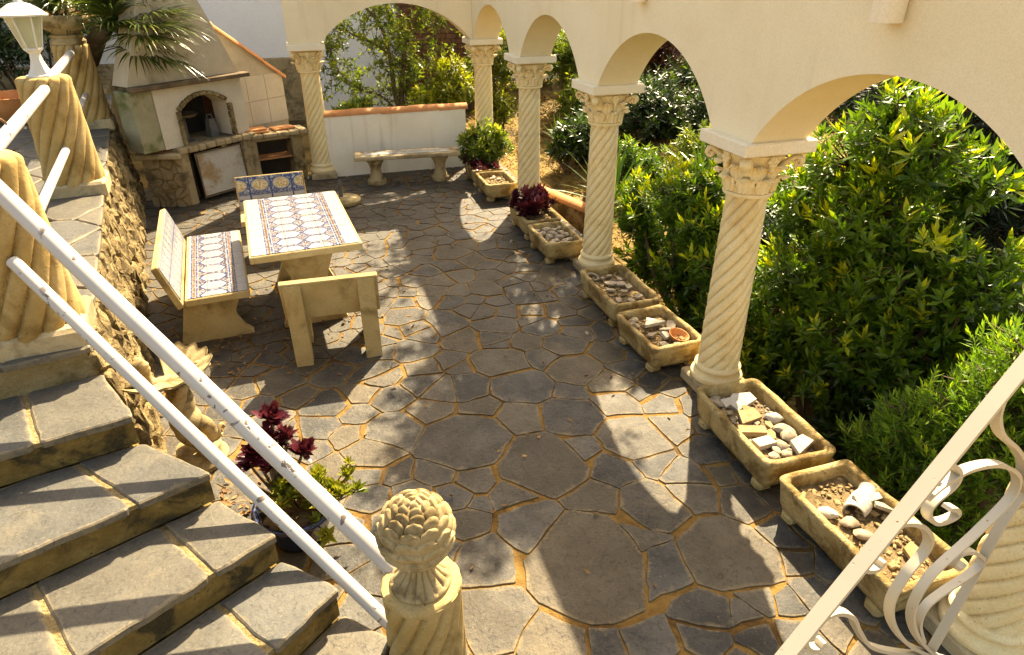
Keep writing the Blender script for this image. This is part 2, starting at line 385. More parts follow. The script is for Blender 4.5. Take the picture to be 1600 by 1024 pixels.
SEEDS = [(0.23, 3.44, 0.19), (0.65, 3.19, 0.29), (1.06, 2.85, 0.28), (1.39, 3.26, 0.2), (1.69, 2.93, 0.22), (1.42, 2.67, 0.13), (1.72, 2.67, 0.11), (1.52, 2.33, 0.18), (2.06, 2.65, 0.15), (1.07, 2.1, 0.38), (1.74, 1.91, 0.25), (1.38, 1.95, 0.11), (0.84, 2.4, 0.16), (0.53, 2.22, 0.16), (0.48, 2.51, 0.13), (0.43, 2.95, 0.14), (0.81, 2.64, 0.11), (0.57, 2.64, 0.05), (0.45, 1.92, 0.19), (0.72, 1.7, 0.13), (1.44, 1.65, 0.11), (1.71, 1.64, 0.06), (1.58, 1.58, 0.05), (1.12, 1.57, 0.1), (1.36, 1.52, 0.11), (1.59, 1.43, 0.08), (1.83, 1.59, 0.09), (2.01, 2.2, 0.12), (1.06, 3.34, 0.14), (0.84, 3.5, 0.09), (0.62, 3.81, 0.15), (0.28, 3.81, 0.11), (1.75, 3.26, 0.13), (1.96, 2.96, 0.16), (0.22, 3.01, 0.1), (0.03, 3.07, 0.1), (0.02, 2.82, 0.11), (1.33, 2.91, 0.05), (2.01, 3.17, 0.13), (1.94, 3.32, 0.09), (2.03, 2.48, 0.08), (0.22, 2.15, 0.14), (0.27, 1.88, 0.11), (1.38, 2.15, 0.04), (0.9, 1.61, 0.07), (2.23, 2.88, 0.11), (1.26, 4.62, 0.16), (1.38, 4.97, 0.09), (0.93, 4.44, 0.16), (1.39, 4.25, 0.1), (1.18, 5.09, 0.08), (1.67, 4.13, 0.16), (1.14, 4.03, 0.21), (1.62, 3.76, 0.21), (0.55, 4.39, 0.17), (0.54, 4.99, 0.17), (0.89, 4.86, 0.15), (0.75, 4.18, 0.11), (0.81, 3.79, 0.16), (1.19, 3.67, 0.21), (0.53, 3.91, 0.14), (0.21, 4.11, 0.12), (0.88, 5.43, 0.13), (1.1, 5.31, 0.09), (1.38, 5.31, 0.15), (1.63, 4.97, 0.14), (1.85, 4.7, 0.14), (1.57, 4.59, 0.08), (1.61, 4.44, 0.13), (1.19, 4.28, 0.06), (0.63, 5.46, 0.09), (1.23, 6.28, 0.19), (0.94, 6.55, 0.15), (1.38, 6.01, 0.14), (1.7, 6.08, 0.17), (1.2, 5.65, 0.14), (1.5, 5.58, 0.14), (1.8, 5.46, 0.12), (1.84, 5.21, 0.09), (1.85, 4.97, 0.08), (2.04, 5.02, 0.11), (2.11, 4.58, 0.12), (2.04, 4.23, 0.11), (1.97, 3.92, 0.12), (2.01, 3.64, 0.1), (1.89, 4.44, 0.1), (0.53, 5.67, 0.08), (0.42, 4.77, 0.1), (0.71, 6.68, 0.13), (0.51, 6.68, 0.13), (0.88, 5.85, 0.14), (0.56, 5.95, 0.12), (0.38, 6.01, 0.1), (0.81, 5.23, 0.11), (0.84, 4.61, 0.1), (0.3, 4.44, 0.08), (1.67, 7.18, 0.17), (1.39, 7.34, 0.14), (1.76, 6.6, 0.16), (1.47, 6.76, 0.16), (1.19, 6.91, 0.14), (0.96, 7.33, 0.14), (1.86, 5.91, 0.12), (2.02, 6.27, 0.11), (2.02, 5.86, 0.1), (2.13, 5.46, 0.12), (0.84, 4.03, 0.06), (-0.16, 3.85, 0.16), (-0.21, 3.62, 0.15), (0.09, 3.26, 0.17), (-0.47, 4.25, 0.17), (-0.6, 4.44, 0.09), (-0.09, 4.25, 0.14), (0.2, 4.13, 0.16), (-0.73, 4.73, 0.11), (-1.03, 4.96, 0.15)]
bound = [(-2.25, -.6), (2.72, -.6), (2.72, 9.72), (-2.25, 9.72)]
rs = random.Random(11); seeds = list(SEEDS)
for tries in range(60000):
    x, y = rs.uniform(-2.2, 2.7), rs.uniform(-.5, 9.7); dmin = rs.choice((.15, .2, .26, .34, .44))
    if all((x-a)**2+(y-b)**2 > (dmin*.5+q*.9 if k < len(SEEDS) else dmin)**2 for k, (a, b, q) in enumerate(seeds)):
        seeds.append((x, y, .13))
stones = cells(seeds, bound, (.0025, .019))
vis = []; hid = []
for i, p, A in stones:
    cx_, cy_ = np.mean(p, 0)
    inview = cy_ > 1.2 and not (cx_ < -.9 and cy_ < 3.0) and not (cx_ < -2.0) and not (cx_ > 2.62)
    vis.append((i, p, A)) if inview else hid.append((i, p, A))
vis.sort(key=lambda s: -s[2]/(np.mean(s[1], 0)[1]**2+4)); hid += vis[295:]; vis = vis[:295]
for i, p, A in vis:
    me, c = slab_mesh('flagstone', soften(p, .035, .0065, .055, i, .034), M['slate'], .03, .0015+random.uniform(-.002, .002), .005, .0018, .04)
    o = link('flagstone', me, patio, (c[0], c[1], 0))
hg = G()
for i, p, A in hid: hg.add(*prism(soften(p, .05, .005, .1, i, .034), -.03, .001))
hs = hg.build('flagstone_remainder', M['slate'], patio); hs['kind'] = 'stuff'

# ------------------------------------------------------------------ staircase (winding steps)
H_ = .165
FR = [(-1.18, 3.24), (-.965, 2.82), (-.645, 2.51), (-.395, 2.22), (-.172, 2.0), (.01, 1.82)]
ANG = [13.5, 16, 23.5, 31, 40, 47]           # direction of each nosing, degrees
LEN = [2.2, 2.2, 2.3, 2.3, 2.2, 2.1]
stair = empty('stone_staircase', (-.9, 2.4, 0), 0, 'stone steps with slate treads winding down to the patio under white pipe rails', 'stairs')
ox, oy = -.9, 2.4
def nose(k, t):                               # point t metres to the left of the right end
    a = R(ANG[k]); return (FR[k][0]-math.cos(a)*t-ox, FR[k][1]-math.sin(a)*t-oy)
for k in range(1, 6):
    zt = (6-k)*H_
    poly = [nose(k, LEN[k]), nose(k, 0)]+[nose(j, 0) for j in range(k-1, -1, -1)]+[(FR[0][0]-.1-ox, FR[0][1]+.25-oy), (nose(0, 2.2)[0], nose(0, 2.2)[1]+.3)]
    # stepped body, gridded front for worn relief
    V, F = prism(poly, zt-H_+(.001 if k < 5 else -.02), zt-.032)
    link('step', mesh('step', V, F, M['riser']), stair)
    # slabs
    cuts = [0]+{1: [.36, .95, 1.6], 2: [.3, .92, 1.5], 3: [.27, .78, 1.4], 4: [.33, .9, 1.5], 5: [.42, .9, 1.5]}[k]+[LEN[k]-.02]
    back = k-1
    for a, b in zip(cuts[:-1], cuts[1:]):
        g = .012 if a > 0 else 0; ov = .014
        an = R(ANG[k]); nf = (math.sin(an)*ov, -math.cos(an)*ov)
        f0 = nose(k, a+g); f1 = nose(k, b-.012)
        s = 1.0
        b0 = nose(back, (a+g)*.93-.02); b1 = nose(back, (b-.012)*.93-.02)
        if a == 0: b0 = (nose(back, 0)[0]+.012, nose(back, 0)[1]+.004); f0 = (f0[0]+.012, f0[1]+.006)
        q = [(f1[0]+nf[0], f1[1]+nf[1]), (f0[0]+nf[0], f0[1]+nf[1]), (b0[0], b0[1]-.004), (b1[0], b1[1]-.004)]
        me, c = slab_mesh('tread_slab', soften(q, .03, .006, .06, k*7+a), M['tread'], .034, zt, .003, .006, .03)
        link('tread_slab', me, stair, (c[0], c[1], 0))
    # sandy joint bed under the slabs
    zb = zt-.0315
    q = [nose(k, LEN[k]-.02), nose(k, 0), nose(back, 0), nose(back, LEN[k]-.02)]
    link('joint_bed', mesh('joint_bed', *prism(q, zb, zb+.022), M['rubble_mortar']), stair)

# ------------------------------------------------------------------ upper terrace and rubble retaining wall
ZU = .99
WT = [(-1.18, 3.24), (-1.30, 3.85), (-1.63, 5.45), (-1.92, 7.1), (-2.18, 8.75), (-2.28, 9.4)]   # top edge of the wall
tpoly = [(x-.02, y) for x, y in WT]+[(-2.6, 9.9), (-3.2, 14), (-9, 14), (-9, 2.2), (-3.3, 2.6)]
V, F = prism(tpoly, -.05, ZU-.03)
terr = link('upper_terrace', mesh('upper_terrace', V, F, M['rubble_mortar'])); terr['kind'] = 'structure'
tag(terr, 'raised slate-paved terrace above the rubble wall', 'terrace')
rs2 = random.Random(5); ts = []
for tries in range(4000):
    y = rs2.uniform(2.6, 13); x = rs2.uniform(-6, -1.0)
    if all((x-a)**2+(y-b)**2 > .43**2 for a, b, q in ts): ts.append((x, y, .2))
tb = [(x+.012, y) for x, y in WT]+[(-2.6, 9.88), (-3.2, 13.9), (-8, 13.9), (-8, 2.35), (-3.3, 2.66)]
# convex pieces: clip the cells against a convex hull of the visible strip
hull = [(-1.17, 3.215), (-1.29, 3.85), (-1.62, 5.45), (-2.27, 9.4), (-3.2, 13.5), (-6.5, 13.5), (-6.5, 2.2), (-3.35, 2.68)]
hull = [(-1.168, 3.215), (-2.2, 8.75), (-3.1, 13.5), (-6.5, 13.5), (-6.5, 1.95)]
for i, p, A in cells(ts, hull, (.006, .014), reach=2.2):
    cx_, cy_ = np.mean(p, 0)
    if cy_ > 11.5 or cx_ < -4.2: continue
    me, c = slab_mesh('terrace_slab', soften(p, .1, .006, .15, i), M['tread'], .03, .004, .003)
    link('terrace_slab', me, terr, (c[0], c[1], ZU))
wall = empty('retaining_wall', (-1.7, 5.9, 0), 0, 'golden rubble stone retaining wall between upper terrace and patio', 'wall')
def wline(t):                                   # t in 0..1 along the wall
    L = [0]
    for a, b in zip(WT[:-1], WT[1:]): L.append(L[-1]+math.hypot(b[0]-a[0], b[1]-a[1]))
    s = t*L[-1]
    for i in range(len(WT)-1):
        if s <= L[i+1]+1e-9:
            u = (s-L[i])/(L[i+1]-L[i]); return (WT[i][0]+(WT[i+1][0]-WT[i][0])*u, WT[i][1]+(WT[i+1][1]-WT[i][1])*u), L[-1]
    return WT[-1], L[-1]
WL = wline(1)[1]; nrm = Vector((.985, .17, 0))
def wpt(s, z, out=0):
    (x, y), _ = wline(max(0, min(1, s/WL))); bat = .10*(1-z/ZU)
    return (x+nrm.x*(bat+out)+1.7, y+nrm.y*(bat+out)-5.9, z)
NS, NZ = 260, 44; V = []; F = []
for i in range(NS+1):
    for j in range(NZ+1):
        s = WL*i/NS; z = -.02+(ZU-.035+.02)*j/NZ; q = Vector((s*4.2, z*5.5, 1.3))
        d = .05*mnoise.fractal(q, 1.0, 2.1, 6)+.035*mnoise.noise(q*2.3)+.06*max(0, .45-mnoise.voronoi(q*.9)[0][0])
        d += .018*mnoise.turbulence(q*3.5, 3, True)-.03
        edge = min(1, (NZ-j)/3)
        V.append(wpt(s, z, d*edge))
for i in range(NS):
    for j in range(NZ):
        a = i*(NZ+1)+j; F.append((a, a+1, a+NZ+2, a+NZ+1)[::-1])
link('mortar_face', mesh('mortar_face', V, F, M['rubble_mortar'], True), wall)
rw = random.Random(21); ws = []
for tries in range(9000):
    s, z = rw.uniform(.03, WL-.05), rw.uniform(.04, ZU-.08); dm = rw.uniform(.13, .26)
    if all((s-a)**2+(z-b)**2 > dm**2 for a, b, q in ws): ws.append((s, z, .1))
for i, p, A in cells(ws, [(0, .0), (WL, .0), (WL, ZU-.04), (0, ZU-.04)], (.004, .016), reach=.9):
    q = soften(p, .12, .014, .07, i); P = np.array(q); c = P.mean(0); n = len(P); dep = rw.uniform(-.005, .04)
    V = []; 
    for sc, o_ in ((1, -.05), (.97, .012), (.78, dep)):
        for (a, b) in P:
            a2, b2 = c[0]+(a-c[0])*sc, c[1]+(b-c[1])*sc
            w = mnoise.noise(Vector((a2*14, b2*14, i)))*.034
            V.append(wpt(a2, max(0, min(ZU-.035, b2)), o_+w*(1 if o_ > 0 else 0)))
    V.append(wpt(c[0], c[1], dep+.012+rw.uniform(-.02, .012)))
    F = []
    for k in range(2):
        for a in range(n):
            b = (a+1) % n; F.append((k*n+a, k*n+b, (k+1)*n+b, (k+1)*n+a))
    for a in range(n): F.append((2*n+a, 2*n+(a+1) % n, 3*n))
    link('stone', mesh('stone', V, F, M['rubble'], False), wall)

# ------------------------------------------------------------------ arcade
CX = 2.49; CY = [9.58, 7.48, 5.38, 3.28, 1.18]; ZS = 1.75; ZA = 2.21; ZTOP = 2.95
XI, XO = CX-.18, CX+.18
arc = empty('arcade', (CX, 5.4, 0), 0, 'cream plastered arcade wall of segmental arches carried on twisted columns', 'arcade')
def arch_wall(name, a0, a1, spans, t0, t1, along, mat):
    """wall along an axis from a0 to a1 with arched openings; t0,t1 the two faces"""
    S = []
    for (s0, s1, rise) in spans:
        h = (s1-s0)/2; Rr = (h*h+rise*rise)/(2*rise); c = (s0+s1)/2; zc = ZS+rise-Rr; th = math.asin(h/Rr)
        S.append([(c+Rr*math.sin(-th+2*th*k/40), zc+Rr*math.cos(-th+2*th*k/40)) for k in range(41)])
    line = [(a0, ZS)]
    for s in S: line += s
    line.append((a1, ZS))
    zs = [0, .25, .6, 1.0]; V = []; F = []
    for (a, z) in line:
        for f in zs:
            for t in (t0, t1):
                zz = z+(ZTOP-z)*f; p = (t, a, zz) if along == 'y' else (a, t, zz)
                V.append(p)
    n = len(zs)*2
    for i in range(len(line)-1):
        for j in range(len(zs)-1):
            a = i*n+j*2; F.append((a, a+n, a+n+2, a+2)); F.append((a+1, a+3, a+n+3, a+n+1))
        a = i*n; F.append((a, a+1, a+n+1, a+n)); a = i*n+n-2; F.append((a, a+n, a+n+1, a+1))
    for i in (0, len(line)-1):
        for j in range(len(zs)-1):
            a = i*n+j*2; q = (a, a+2, a+3, a+1); F.append(q if i == 0 else q[::-1])
    V = [(x-CX, y-5.4, z) for x, y, z in V]
    me = mesh(name, V, F, mat, False)
    import bmesh
    bm = bmesh.new(); bm.from_mesh(me); bmesh.ops.recalc_face_normals(bm, faces=bm.faces); bm.to_mesh(me); bm.free()
    return link(name, me, arc)
arch_wall('side_wall', .96, 9.77, [(CY[k+1]+.2, CY[k]-.2, .46) for k in range(3, -1, -1)], XI, XO, 'y', M['plaster'])
arch_wall('back_wall', -.10, XI-.002, [(.30, CX-.2, .46)], 9.41, 9.765, 'x', M['plaster'])
for (y, z) in ((2.30, 2.405), (4.48, 2.395)):
    g = G(); V, F = lathe([(.062, .25), (.062, 0), (.054, 0), (.054, .2)], 24, close=False); F = [f[::-1] for f in F]
    g.add(V, F, Matrix.Translation((XI-CX-.055, y-5.4, z))); V, F = lathe([(.066, .2), (.07, .21), (.07, .235), (.066, .245)], 24); g.add(V, F, Matrix.Translation((XI-CX-.055, y-5.4, z)))
    g.box((XI-CX-.03, y-5.4, z+.22), (.06, .06, .05), .004)
    g.build('drain_spout', M['trim'], arc, smooth=True, sharp=40)

# ------------------------------------------------------------------ twisted columns
def twist(prof, n, starts, k, depth, wid=.16):
    def fn(t, z, r):
        q = (starts*(t-k*z)/(2*math.pi)) % 1.0; d = min(q, 1-q)          # distance to the groove, 0...5
        return r*(1-depth*math.exp(-(d/wid)**2)+.025*math.sin(math.pi*q))
    return lathe(prof, n, fn)
zz = np.linspace(.2, 1.405, 96)
V, F = twist([(.136-.016*(z-.2)/1.2, z) for z in zz], 150, 10, 6.1, .15, .10)
ME_shaft = mesh('shaft', V, F, M['column'], True, sharp=60)
V, F = lathe([(.168, .085), (.175, .10), (.176, .118), (.168, .135), (.152, .142), (.147, .155), (.152, .168), (.158, .178), (.156, .19), (.146, .2), (.138, .207)], 40)
ME_base = mesh('base', V, F, M['column'], True, sharp=50)
ME_plinth = mesh('plinth', *cbox((0, 0, .04), (.35, .35, .09), .012), M['plinth'])
V, F = lathe([(.125, 1.40), (.146, 1.404), (.15, 1.415), (.146, 1.426), (.13, 1.43), (.132, 1.48), (.138, 1.54), (.152, 1.60), (.175, 1.64), (.178, 1.655), (.15, 1.672), (.15, 1.68)], 40)
ME_bell = mesh('capital', V, F, M['column'], True, sharp=50)
def acanthus(w, z0, h, out, lobes=3):
    nt, ns = 12, 8; V = []; F = []
    for i in range(nt+1):
        t = i/nt
        if t < .72: rad = .138+.012*t+.022*max(0, t-.3); z = z0+h*t/.72*.92
        else:
            a = (t-.72)/.28*math.pi*1.05; rad = .138+.012*.72+.012+out*.5*(1-math.cos(a)); z = z0+h*.92+h*.13*math.sin(a)
        ww = w*(.75+.4*math.sin(math.pi*min(1, t*1.1))-.35*max(0, t-.7)/.3)*(1-.12*abs(math.sin(lobes*math.pi*t)))
        for layer in (0,):
            for j in range(ns+1):
                s = -1+2*j/ns; rr = rad+.014*(1-s*s)+.006*math.cos(s*math.pi*2.5)
                V.append((rr-.004*abs(s), s*ww, z-.012*abs(s)*(t > .7)))
    n = ns+1
    for i in range(nt):
        for j in range(ns): F.append((i*n+j, i*n+j+1, (i+1)*n+j+1, (i+1)*n+j)[::-1])
    m0 = len(V); V += [(x-.016 if x > .15 else .12, y*.85, z-.004) for x, y, z in V]
    F += [tuple(m0+i for i in f[::-1]) for f in F[:nt*ns]]
    b = [j for j in range(n)]+[i*n+ns for i in range(1, nt+1)]+[nt*n+j for j in range(ns-1, -1, -1)]+[i*n for i in range(nt-1, 0, -1)]
    for i in range(len(b)): F.append((b[i], b[(i+1) % len(b)], m0+b[(i+1) % len(b)], m0+b[i]))
    return V, F
ME_leaf1 = mesh('acanthus_leaf', *acanthus(.052, 1.432, .10, .045), M['column'], True, sharp=55)
ME_leaf2 = mesh('acanthus_leaf', *acanthus(.05, 1.50, .105, .05), M['column'], True, sharp=55)
def volute():
    g = G()
    pts = spline([(.14, 0, 1.54), (.165, 0, 1.59), (.215, 0, 1.635), (.248, 0, 1.648), (.268, 0, 1.632), (.266, 0, 1.608), (.247, 0, 1.598), (.236, 0, 1.612), (.245, 0, 1.624)], 5)
    V, F = tube(pts, [.017]*12+[.016]*12+[.013]*(len(pts)-24), 8)
    V = [(x, y*2.0, z) for x, y, z in V]; g.add(V, F); return np.concatenate(g.V), g.F
ME_vol = mesh('volute', *volute(), M['column'], True)
g = G(); V, F = ICO2; 
for k in range(6):
    a = k*math.pi/3; g.add(V*np.array((.014, .015, .015)), F, Matrix.Translation((.185, .022*math.cos(a), 1.632+.022*math.sin(a))))
g.add(V*.014, F, Matrix.Translation((.193, 0, 1.632))); g.add(V*np.array((.02, .012, .03)), F, Matrix.Translation((.178, 0, 1.59)))
ME_ros = mesh('rosette', np.concatenate(g.V), g.F, M['column'], True)
ME_abacus = mesh('abacus', *cbox((0, 0, 1.716), (.47, .47, .072), .006), M['trim'])
CL = ['twisted column at the inner corner where the two arcades meet', 'twisted column behind the trough of purple succulents',
      'twisted column between the pebble trough and the soil trough, beside the sword-leaved plant',
      'tall twisted column in front of the bright green shrub', 'twisted column partly hidden behind the scrolled iron railing',
      'twisted column standing beside the barbecue at the end of the white wall']
def column(x, y, label, rz=0):
    o = empty('twisted_column', (x, y, 0), rz, label, 'column', 'twisted columns with leafy capitals')
    link('plinth', ME_plinth, o); link('base', ME_base, o); link('shaft', ME_shaft, o); c = link('capital', ME_bell, o); link('abacus', ME_abacus, o)
    for k in range(8):
        link('acanthus_leaf', ME_leaf1, c, rot=(0, 0, k*math.pi/4)); link('acanthus_leaf', ME_leaf2, c, rot=(0, 0, (k+.5)*math.pi/4))
    for k in range(4): link('volute', ME_vol, c, rot=(0, 0, (k+.5)*math.pi/2)); link('rosette', ME_ros, c, rot=(0, 0, k*math.pi/2))
for y, l in zip(CY, CL): column(CX, y, l)
column(.12, 9.6, CL[5])

# low white wall under the back arch
lw = empty('low_white_wall', (1.2, 9.62, 0), 0, 'low white plastered wall with terracotta coping under the back arch', 'wall')
G().box((.0, 0, .40), (2.0, .2, .86), .008).build('wall', M['white_wall'], lw)
def half_tile(L=.5, r=.085, th=.014, n=12):
    V = []; F = []
    for (x, rr) in ((0, r), (L, r*.93)):
        for q in (rr, rr-th):
            for k in range(n+1): a = math.pi*k/n; V.append((x, q*math.cos(a)*1.3, q*math.sin(a)*.85))
    m = n+1
    for k in range(n):
        F += [(k, k+1, 2*m+k+1, 2*m+k), (m+k+1, m+k, 3*m+k, 3*m+k+1), (k+1, k, m+k, m+k+1), (2*m+k, 2*m+k+1, 3*m+k+1, 3*m+k)]
    F += [(0, 2*m, 3*m, m), (n, m+n, 3*m+n, 2*m+n)]
    return V, F
ME_tile = mesh('coping_tile', *half_tile(), M['terracotta'], True, sharp=50)
for k in range(5): link('coping_tile', ME_tile, lw, (-1.02+.41*k, 0, .822+.006*(k % 2)), (0, R(-.6), R(random.uniform(-1, 1))), (.84, 1, 1))
# kerb wall with round terracotta coping in the garden
kw = empty('garden_kerb_wall', (2.95, 7.45, 0), R(-73), 'low garden kerb with round terracotta coping beyond the succulent trough', 'wall')
G().box((0, 0, -.2), (1.35, .12, .5), .01).build('wall', M['rubble'], kw, jit=.01)
for k in range(3): link('coping_tile', ME_tile, kw, (-.68+.45*k, 0, .03), (0, 0, R(random.uniform(-2, 2))), (.95, .85, 1))

# ------------------------------------------------------------------ balustrade pillars, rails, finial, lantern, urn
zz = np.linspace(0, .80, 44)
V, F = twist([(.205-.025*(z/.8)+.012*math.exp(-((z-.05)/.08)**2), z+.07) for z in zz]+[(.17, .885), (.155, .895)], 156, 12, 2.8, .13, .11)
ME_pshaft = mesh('shaft', rough(np.array(V), .006, 7), F, M['pillar'], True, sharp=60)
ME_pplinth = mesh('plinth', rough(np.array(cbox((0, 0, .035), (.44, .44, .13), .02)[0]), .008), cbox((0, 0, .035), (.44, .44, .13), .02)[1], M['plinth'])
PIL = [(-1.43, 3.42, 'stout twisted stone pillar at the head of the steps'), (-1.9, 6.15, 'stout twisted stone pillar carrying the white lantern'),
       (-2.4, 8.95, 'stout twisted stone pillar carrying the shallow stone urn')]
for x, y, l in PIL:
    p = empty('twisted_pillar', (x, y, ZU), R(8), l, 'pillar', 'twisted balustrade pillars'); link('plinth', ME_pplinth, p); link('shaft', ME_pshaft, p)
PX, PY = .165, 1.77
zz = np.linspace(0, .5, 30)
V, F = twist([(.158-.008*(z/.5), z+.001) for z in zz]+[(.152, .515), (.14, .525)], 156, 12, 3.0, .13, .11)
V = np.array(V)
p = empty('twisted_pillar', (PX, PY, 0), 0, 'short twisted stone pillar at the foot of the steps carrying the stone pinecone', 'pillar', 'twisted balustrade pillars')
link('shaft', mesh('shaft', rough(V, .005, 9), F, M['pillar'], True, sharp=60), p)
V, F = lathe([(.13, .49), (.152, .494), (.156, .506), (.152, .522), (.14, .527)], 48); link('collar', mesh('collar', rough(np.array(V), .006, 18), F, M['pillar'], True, sharp=50), p)
# pinecone finial
fin = empty('pinecone_finial', (PX, PY, .526), 0, 'carved stone pinecone finial on the short pillar', 'finial')
def flute(t, z, r): return r*(1-.07*(abs(math.cos(9*t))**6) if .02 < z < .115 else r/r) if False else r*(1-(.13*abs(math.cos(8*t))**10 if .018 < z < .12 else 0))
V, F = lathe([(.108, 0), (.118, .006), (.118, .018), (.11, .024), (.104, .032), (.085, .05), (.064, .075), (.055, .10), (.056, .115), (.07, .128), (.075, .135), (.06, .142)], 96, flute)
link('fluted_foot', mesh('fluted_foot', V, F, M['cast_stone'], True, sharp=60), fin)
BC = .275; BR = .137
link('core', mesh('core', np.array(ICO3[0])*np.array((.122, .122, .132))+np.array((0, 0, BC)), ICO3[1], M['cast_stone'], True), fin)
def scale_mesh(w, h):
    V = []; F = []; nt, ns = 7, 8
    for i in range(nt+1):
        t = i/nt
        for j in range(ns+1):
            s = -1+2*j/ns; prof = math.sqrt(max(0, 1-max(0, (t-.35)/.65)**2.2)); rim = 1-max(abs(s), t)**6*.35
            V.append((s*w*prof, t*h, (.004+.017*t**.8)*(1-.18*s*s)*rim))
    n = ns+1
    for i in range(nt):
        for j in range(ns): F.append((i*n+j, i*n+j+1, (i+1)*n+j+1, (i+1)*n+j))
    b = [j for j in range(n)]+[i*n+ns for i in range(1, nt+1)]+[nt*n+j for j in range(ns-1, -1, -1)]+[i*n for i in range(nt-1, 0, -1)]
    m0 = len(V); V += [(V[i][0], V[i][1], -.03) for i in b]
    for i in range(len(b)): F.append((b[(i+1) % len(b)], b[i], m0+i, m0+(i+1) % len(b)))
    return mesh('scale', V, F, M['cast_stone'], True, sharp=48)
rows = [(-56, 8, .064, .085), (-34, 9, .06, .092), (-12, 10, .053, .082), (8, 11, .046, .068), (26, 10, .040, .058), (42, 9, .034, .048), (56, 8, .028, .04), (69, 6, .022, .032), (81, 4, .016, .026)]
for ri, (la, cnt, w, h) in enumerate(rows):
    sm = scale_mesh(w, h); a = R(la)
    for k in range(cnt):
        t = 2*math.pi*(k+.5*(ri % 2))/cnt; rr = .118
        er = Vector((math.cos(a)*math.cos(t), math.cos(a)*math.sin(t), math.sin(a))); eu = Vector((-math.sin(a)*math.cos(t), -math.sin(a)*math.sin(t), math.cos(a)))
        zc = (er-eu*.16).normalized(); yc = (eu-zc*eu.dot(zc)).normalized(); xc = yc.cross(zc)
        mt = Matrix((xc, yc, zc)).transposed().to_4x4(); mt.translation = Vector((0, 0, BC))+Vector((er.x, er.y, er.z*1.05))*rr-eu*h*.5
        o = link('scale', sm, fin); o.matrix_local = mt
# white pipe rails
def railing(name, label, segs, cat='railing', grp='white pipe railings'):
    a = Vector(segs[0][0]); r = empty(name, (a.x, a.y, a.z), 0, label, cat, grp)
    for (p0, p1, rad) in segs:
        p0 = Vector(p0)-a; p1 = Vector(p1)-a; pts = [p0+(p1-p0)*k/14 for k in range(15)]
        V, F = tube(pts, rad, 18); link('rail', mesh('rail', rough(np.array(V), .0012, 12), F, M['rail'], True, sharp=50), r)
def ext(p, q, a=0, b=0):
    p = Vector(p); q = Vector(q); d = (q-p).normalized(); return tuple(p-d*a), tuple(q+d*b)
up = ext((-1.26, 3.14, 1.80), (.07, 1.87, .515), .17, .02); lo = ext((-1.27, 3.16, 1.38), (.0, 1.93, .18), .14, .09)
railing('pipe_railing', 'pair of chipped white pipes sloping down the steps to the pinecone pillar', [(*up, .037), (*lo, .029)])
railing('pipe_railing', 'pair of white pipes joining the head pillar to the lantern pillar', [((-1.46, 3.5, 1.81), (-1.87, 6.05, 1.81), .036), ((-1.45, 3.5, 1.36), (-1.86, 6.05, 1.36), .029)])
railing('pipe_railing', 'pair of white pipes joining the lantern pillar to the urn pillar', [((-1.93, 6.25, 1.81), (-2.37, 8.85, 1.81), .036), ((-1.94, 6.25, 1.36), (-2.36, 8.85, 1.36), .029)])
# rusty wire loop on the upper rail
V, F = tube([(-.0+.07*math.cos(a)*.3, .07*math.cos(a), .07*math.sin(a)) for a in np.linspace(.4, 6.0, 20)], .006, 6)
tag(link('wire_loop', mesh('wire_loop', V, F, M['rust'], True), None, (-1.56, 4.15, 1.85)), 'rusty wire loop tied on the upper white pipe', 'wire')
# lantern
lan = empty('garden_lantern', (-1.9, 6.15, 1.883), R(12), 'white six-sided lantern with frosted panes on a flared foot', 'lantern')
sc = 1.0
V, F = lathe([(.105, 0), (.105, .012), (.085, .02), (.06, .06), (.043, .11), (.036, .16), (.045, .175), (.06, .185)], 6); link('foot', mesh('foot', V, F, M['lamp_white'], False), lan)
V, F = lathe([(.058, .185), (.066, .195), (.062, .205)], 6); link('base_ring', mesh('base_ring', V, F, M['lamp_white']), lan)
for k in range(6):
    a0, a1 = math.pi*k/3, math.pi*(k+1)/3
    def pt(a, r, z): return np.array((r*math.cos(a), r*math.sin(a), z))
    q = [pt(a0, .06, .2), pt(a1, .06, .2), pt(a1, .118, .42), pt(a0, .118, .42)]; c = sum(q)/4
    q = [c+(v-c)*.93 for v in q]; nn = np.cross(q[1]-q[0], q[3]-q[0]); nn /= np.linalg.norm(nn)
    V = [*q, *[v-nn*.004 for v in q]]; link('pane', mesh('pane', V, [(0, 1, 2, 3), (7, 6, 5, 4), (0, 4, 5, 1), (1, 5, 6, 2), (2, 6, 7, 3), (3, 7, 4, 0)], M['glass']), lan)
    V, F = tube([pt(a0, .06, .2), pt(a0, .118, .42)], .007, 6); link('frame_bar', mesh('frame_bar', V, F, M['lamp_white']), lan)
V, F = lathe([(.115, .415), (.165, .42), (.168, .432), (.15, .44), (.12, .468), (.07, .50), (.03, .512), (.02, .53), (.012, .55)], 12); link('roof', mesh('roof', V, F, M['lamp_white'], True, sharp=35), lan)
# urn
urn = empty('stone_urn', (-2.4, 8.95, 1.884), 0, 'shallow fluted stone urn full of dry leaves on the pillar', 'urn')
def lob(t, z, r): return r*(1+.03*abs(math.sin(9*t))) if .11 < z < .27 else r
V, F = lathe([(.17, 0), (.175, .03), (.16, .045), (.15, .06), (.165, .075), (.17, .09), (.12, .1), (.15, .125), (.22, .17), (.255, .22), (.262, .26), (.258, .29), (.235, .292), (.22, .25), (.0, .24)], 72, lob, close=False)
link('bowl', mesh('bowl', V, F, M['cast_stone'], True, sharp=45), urn)

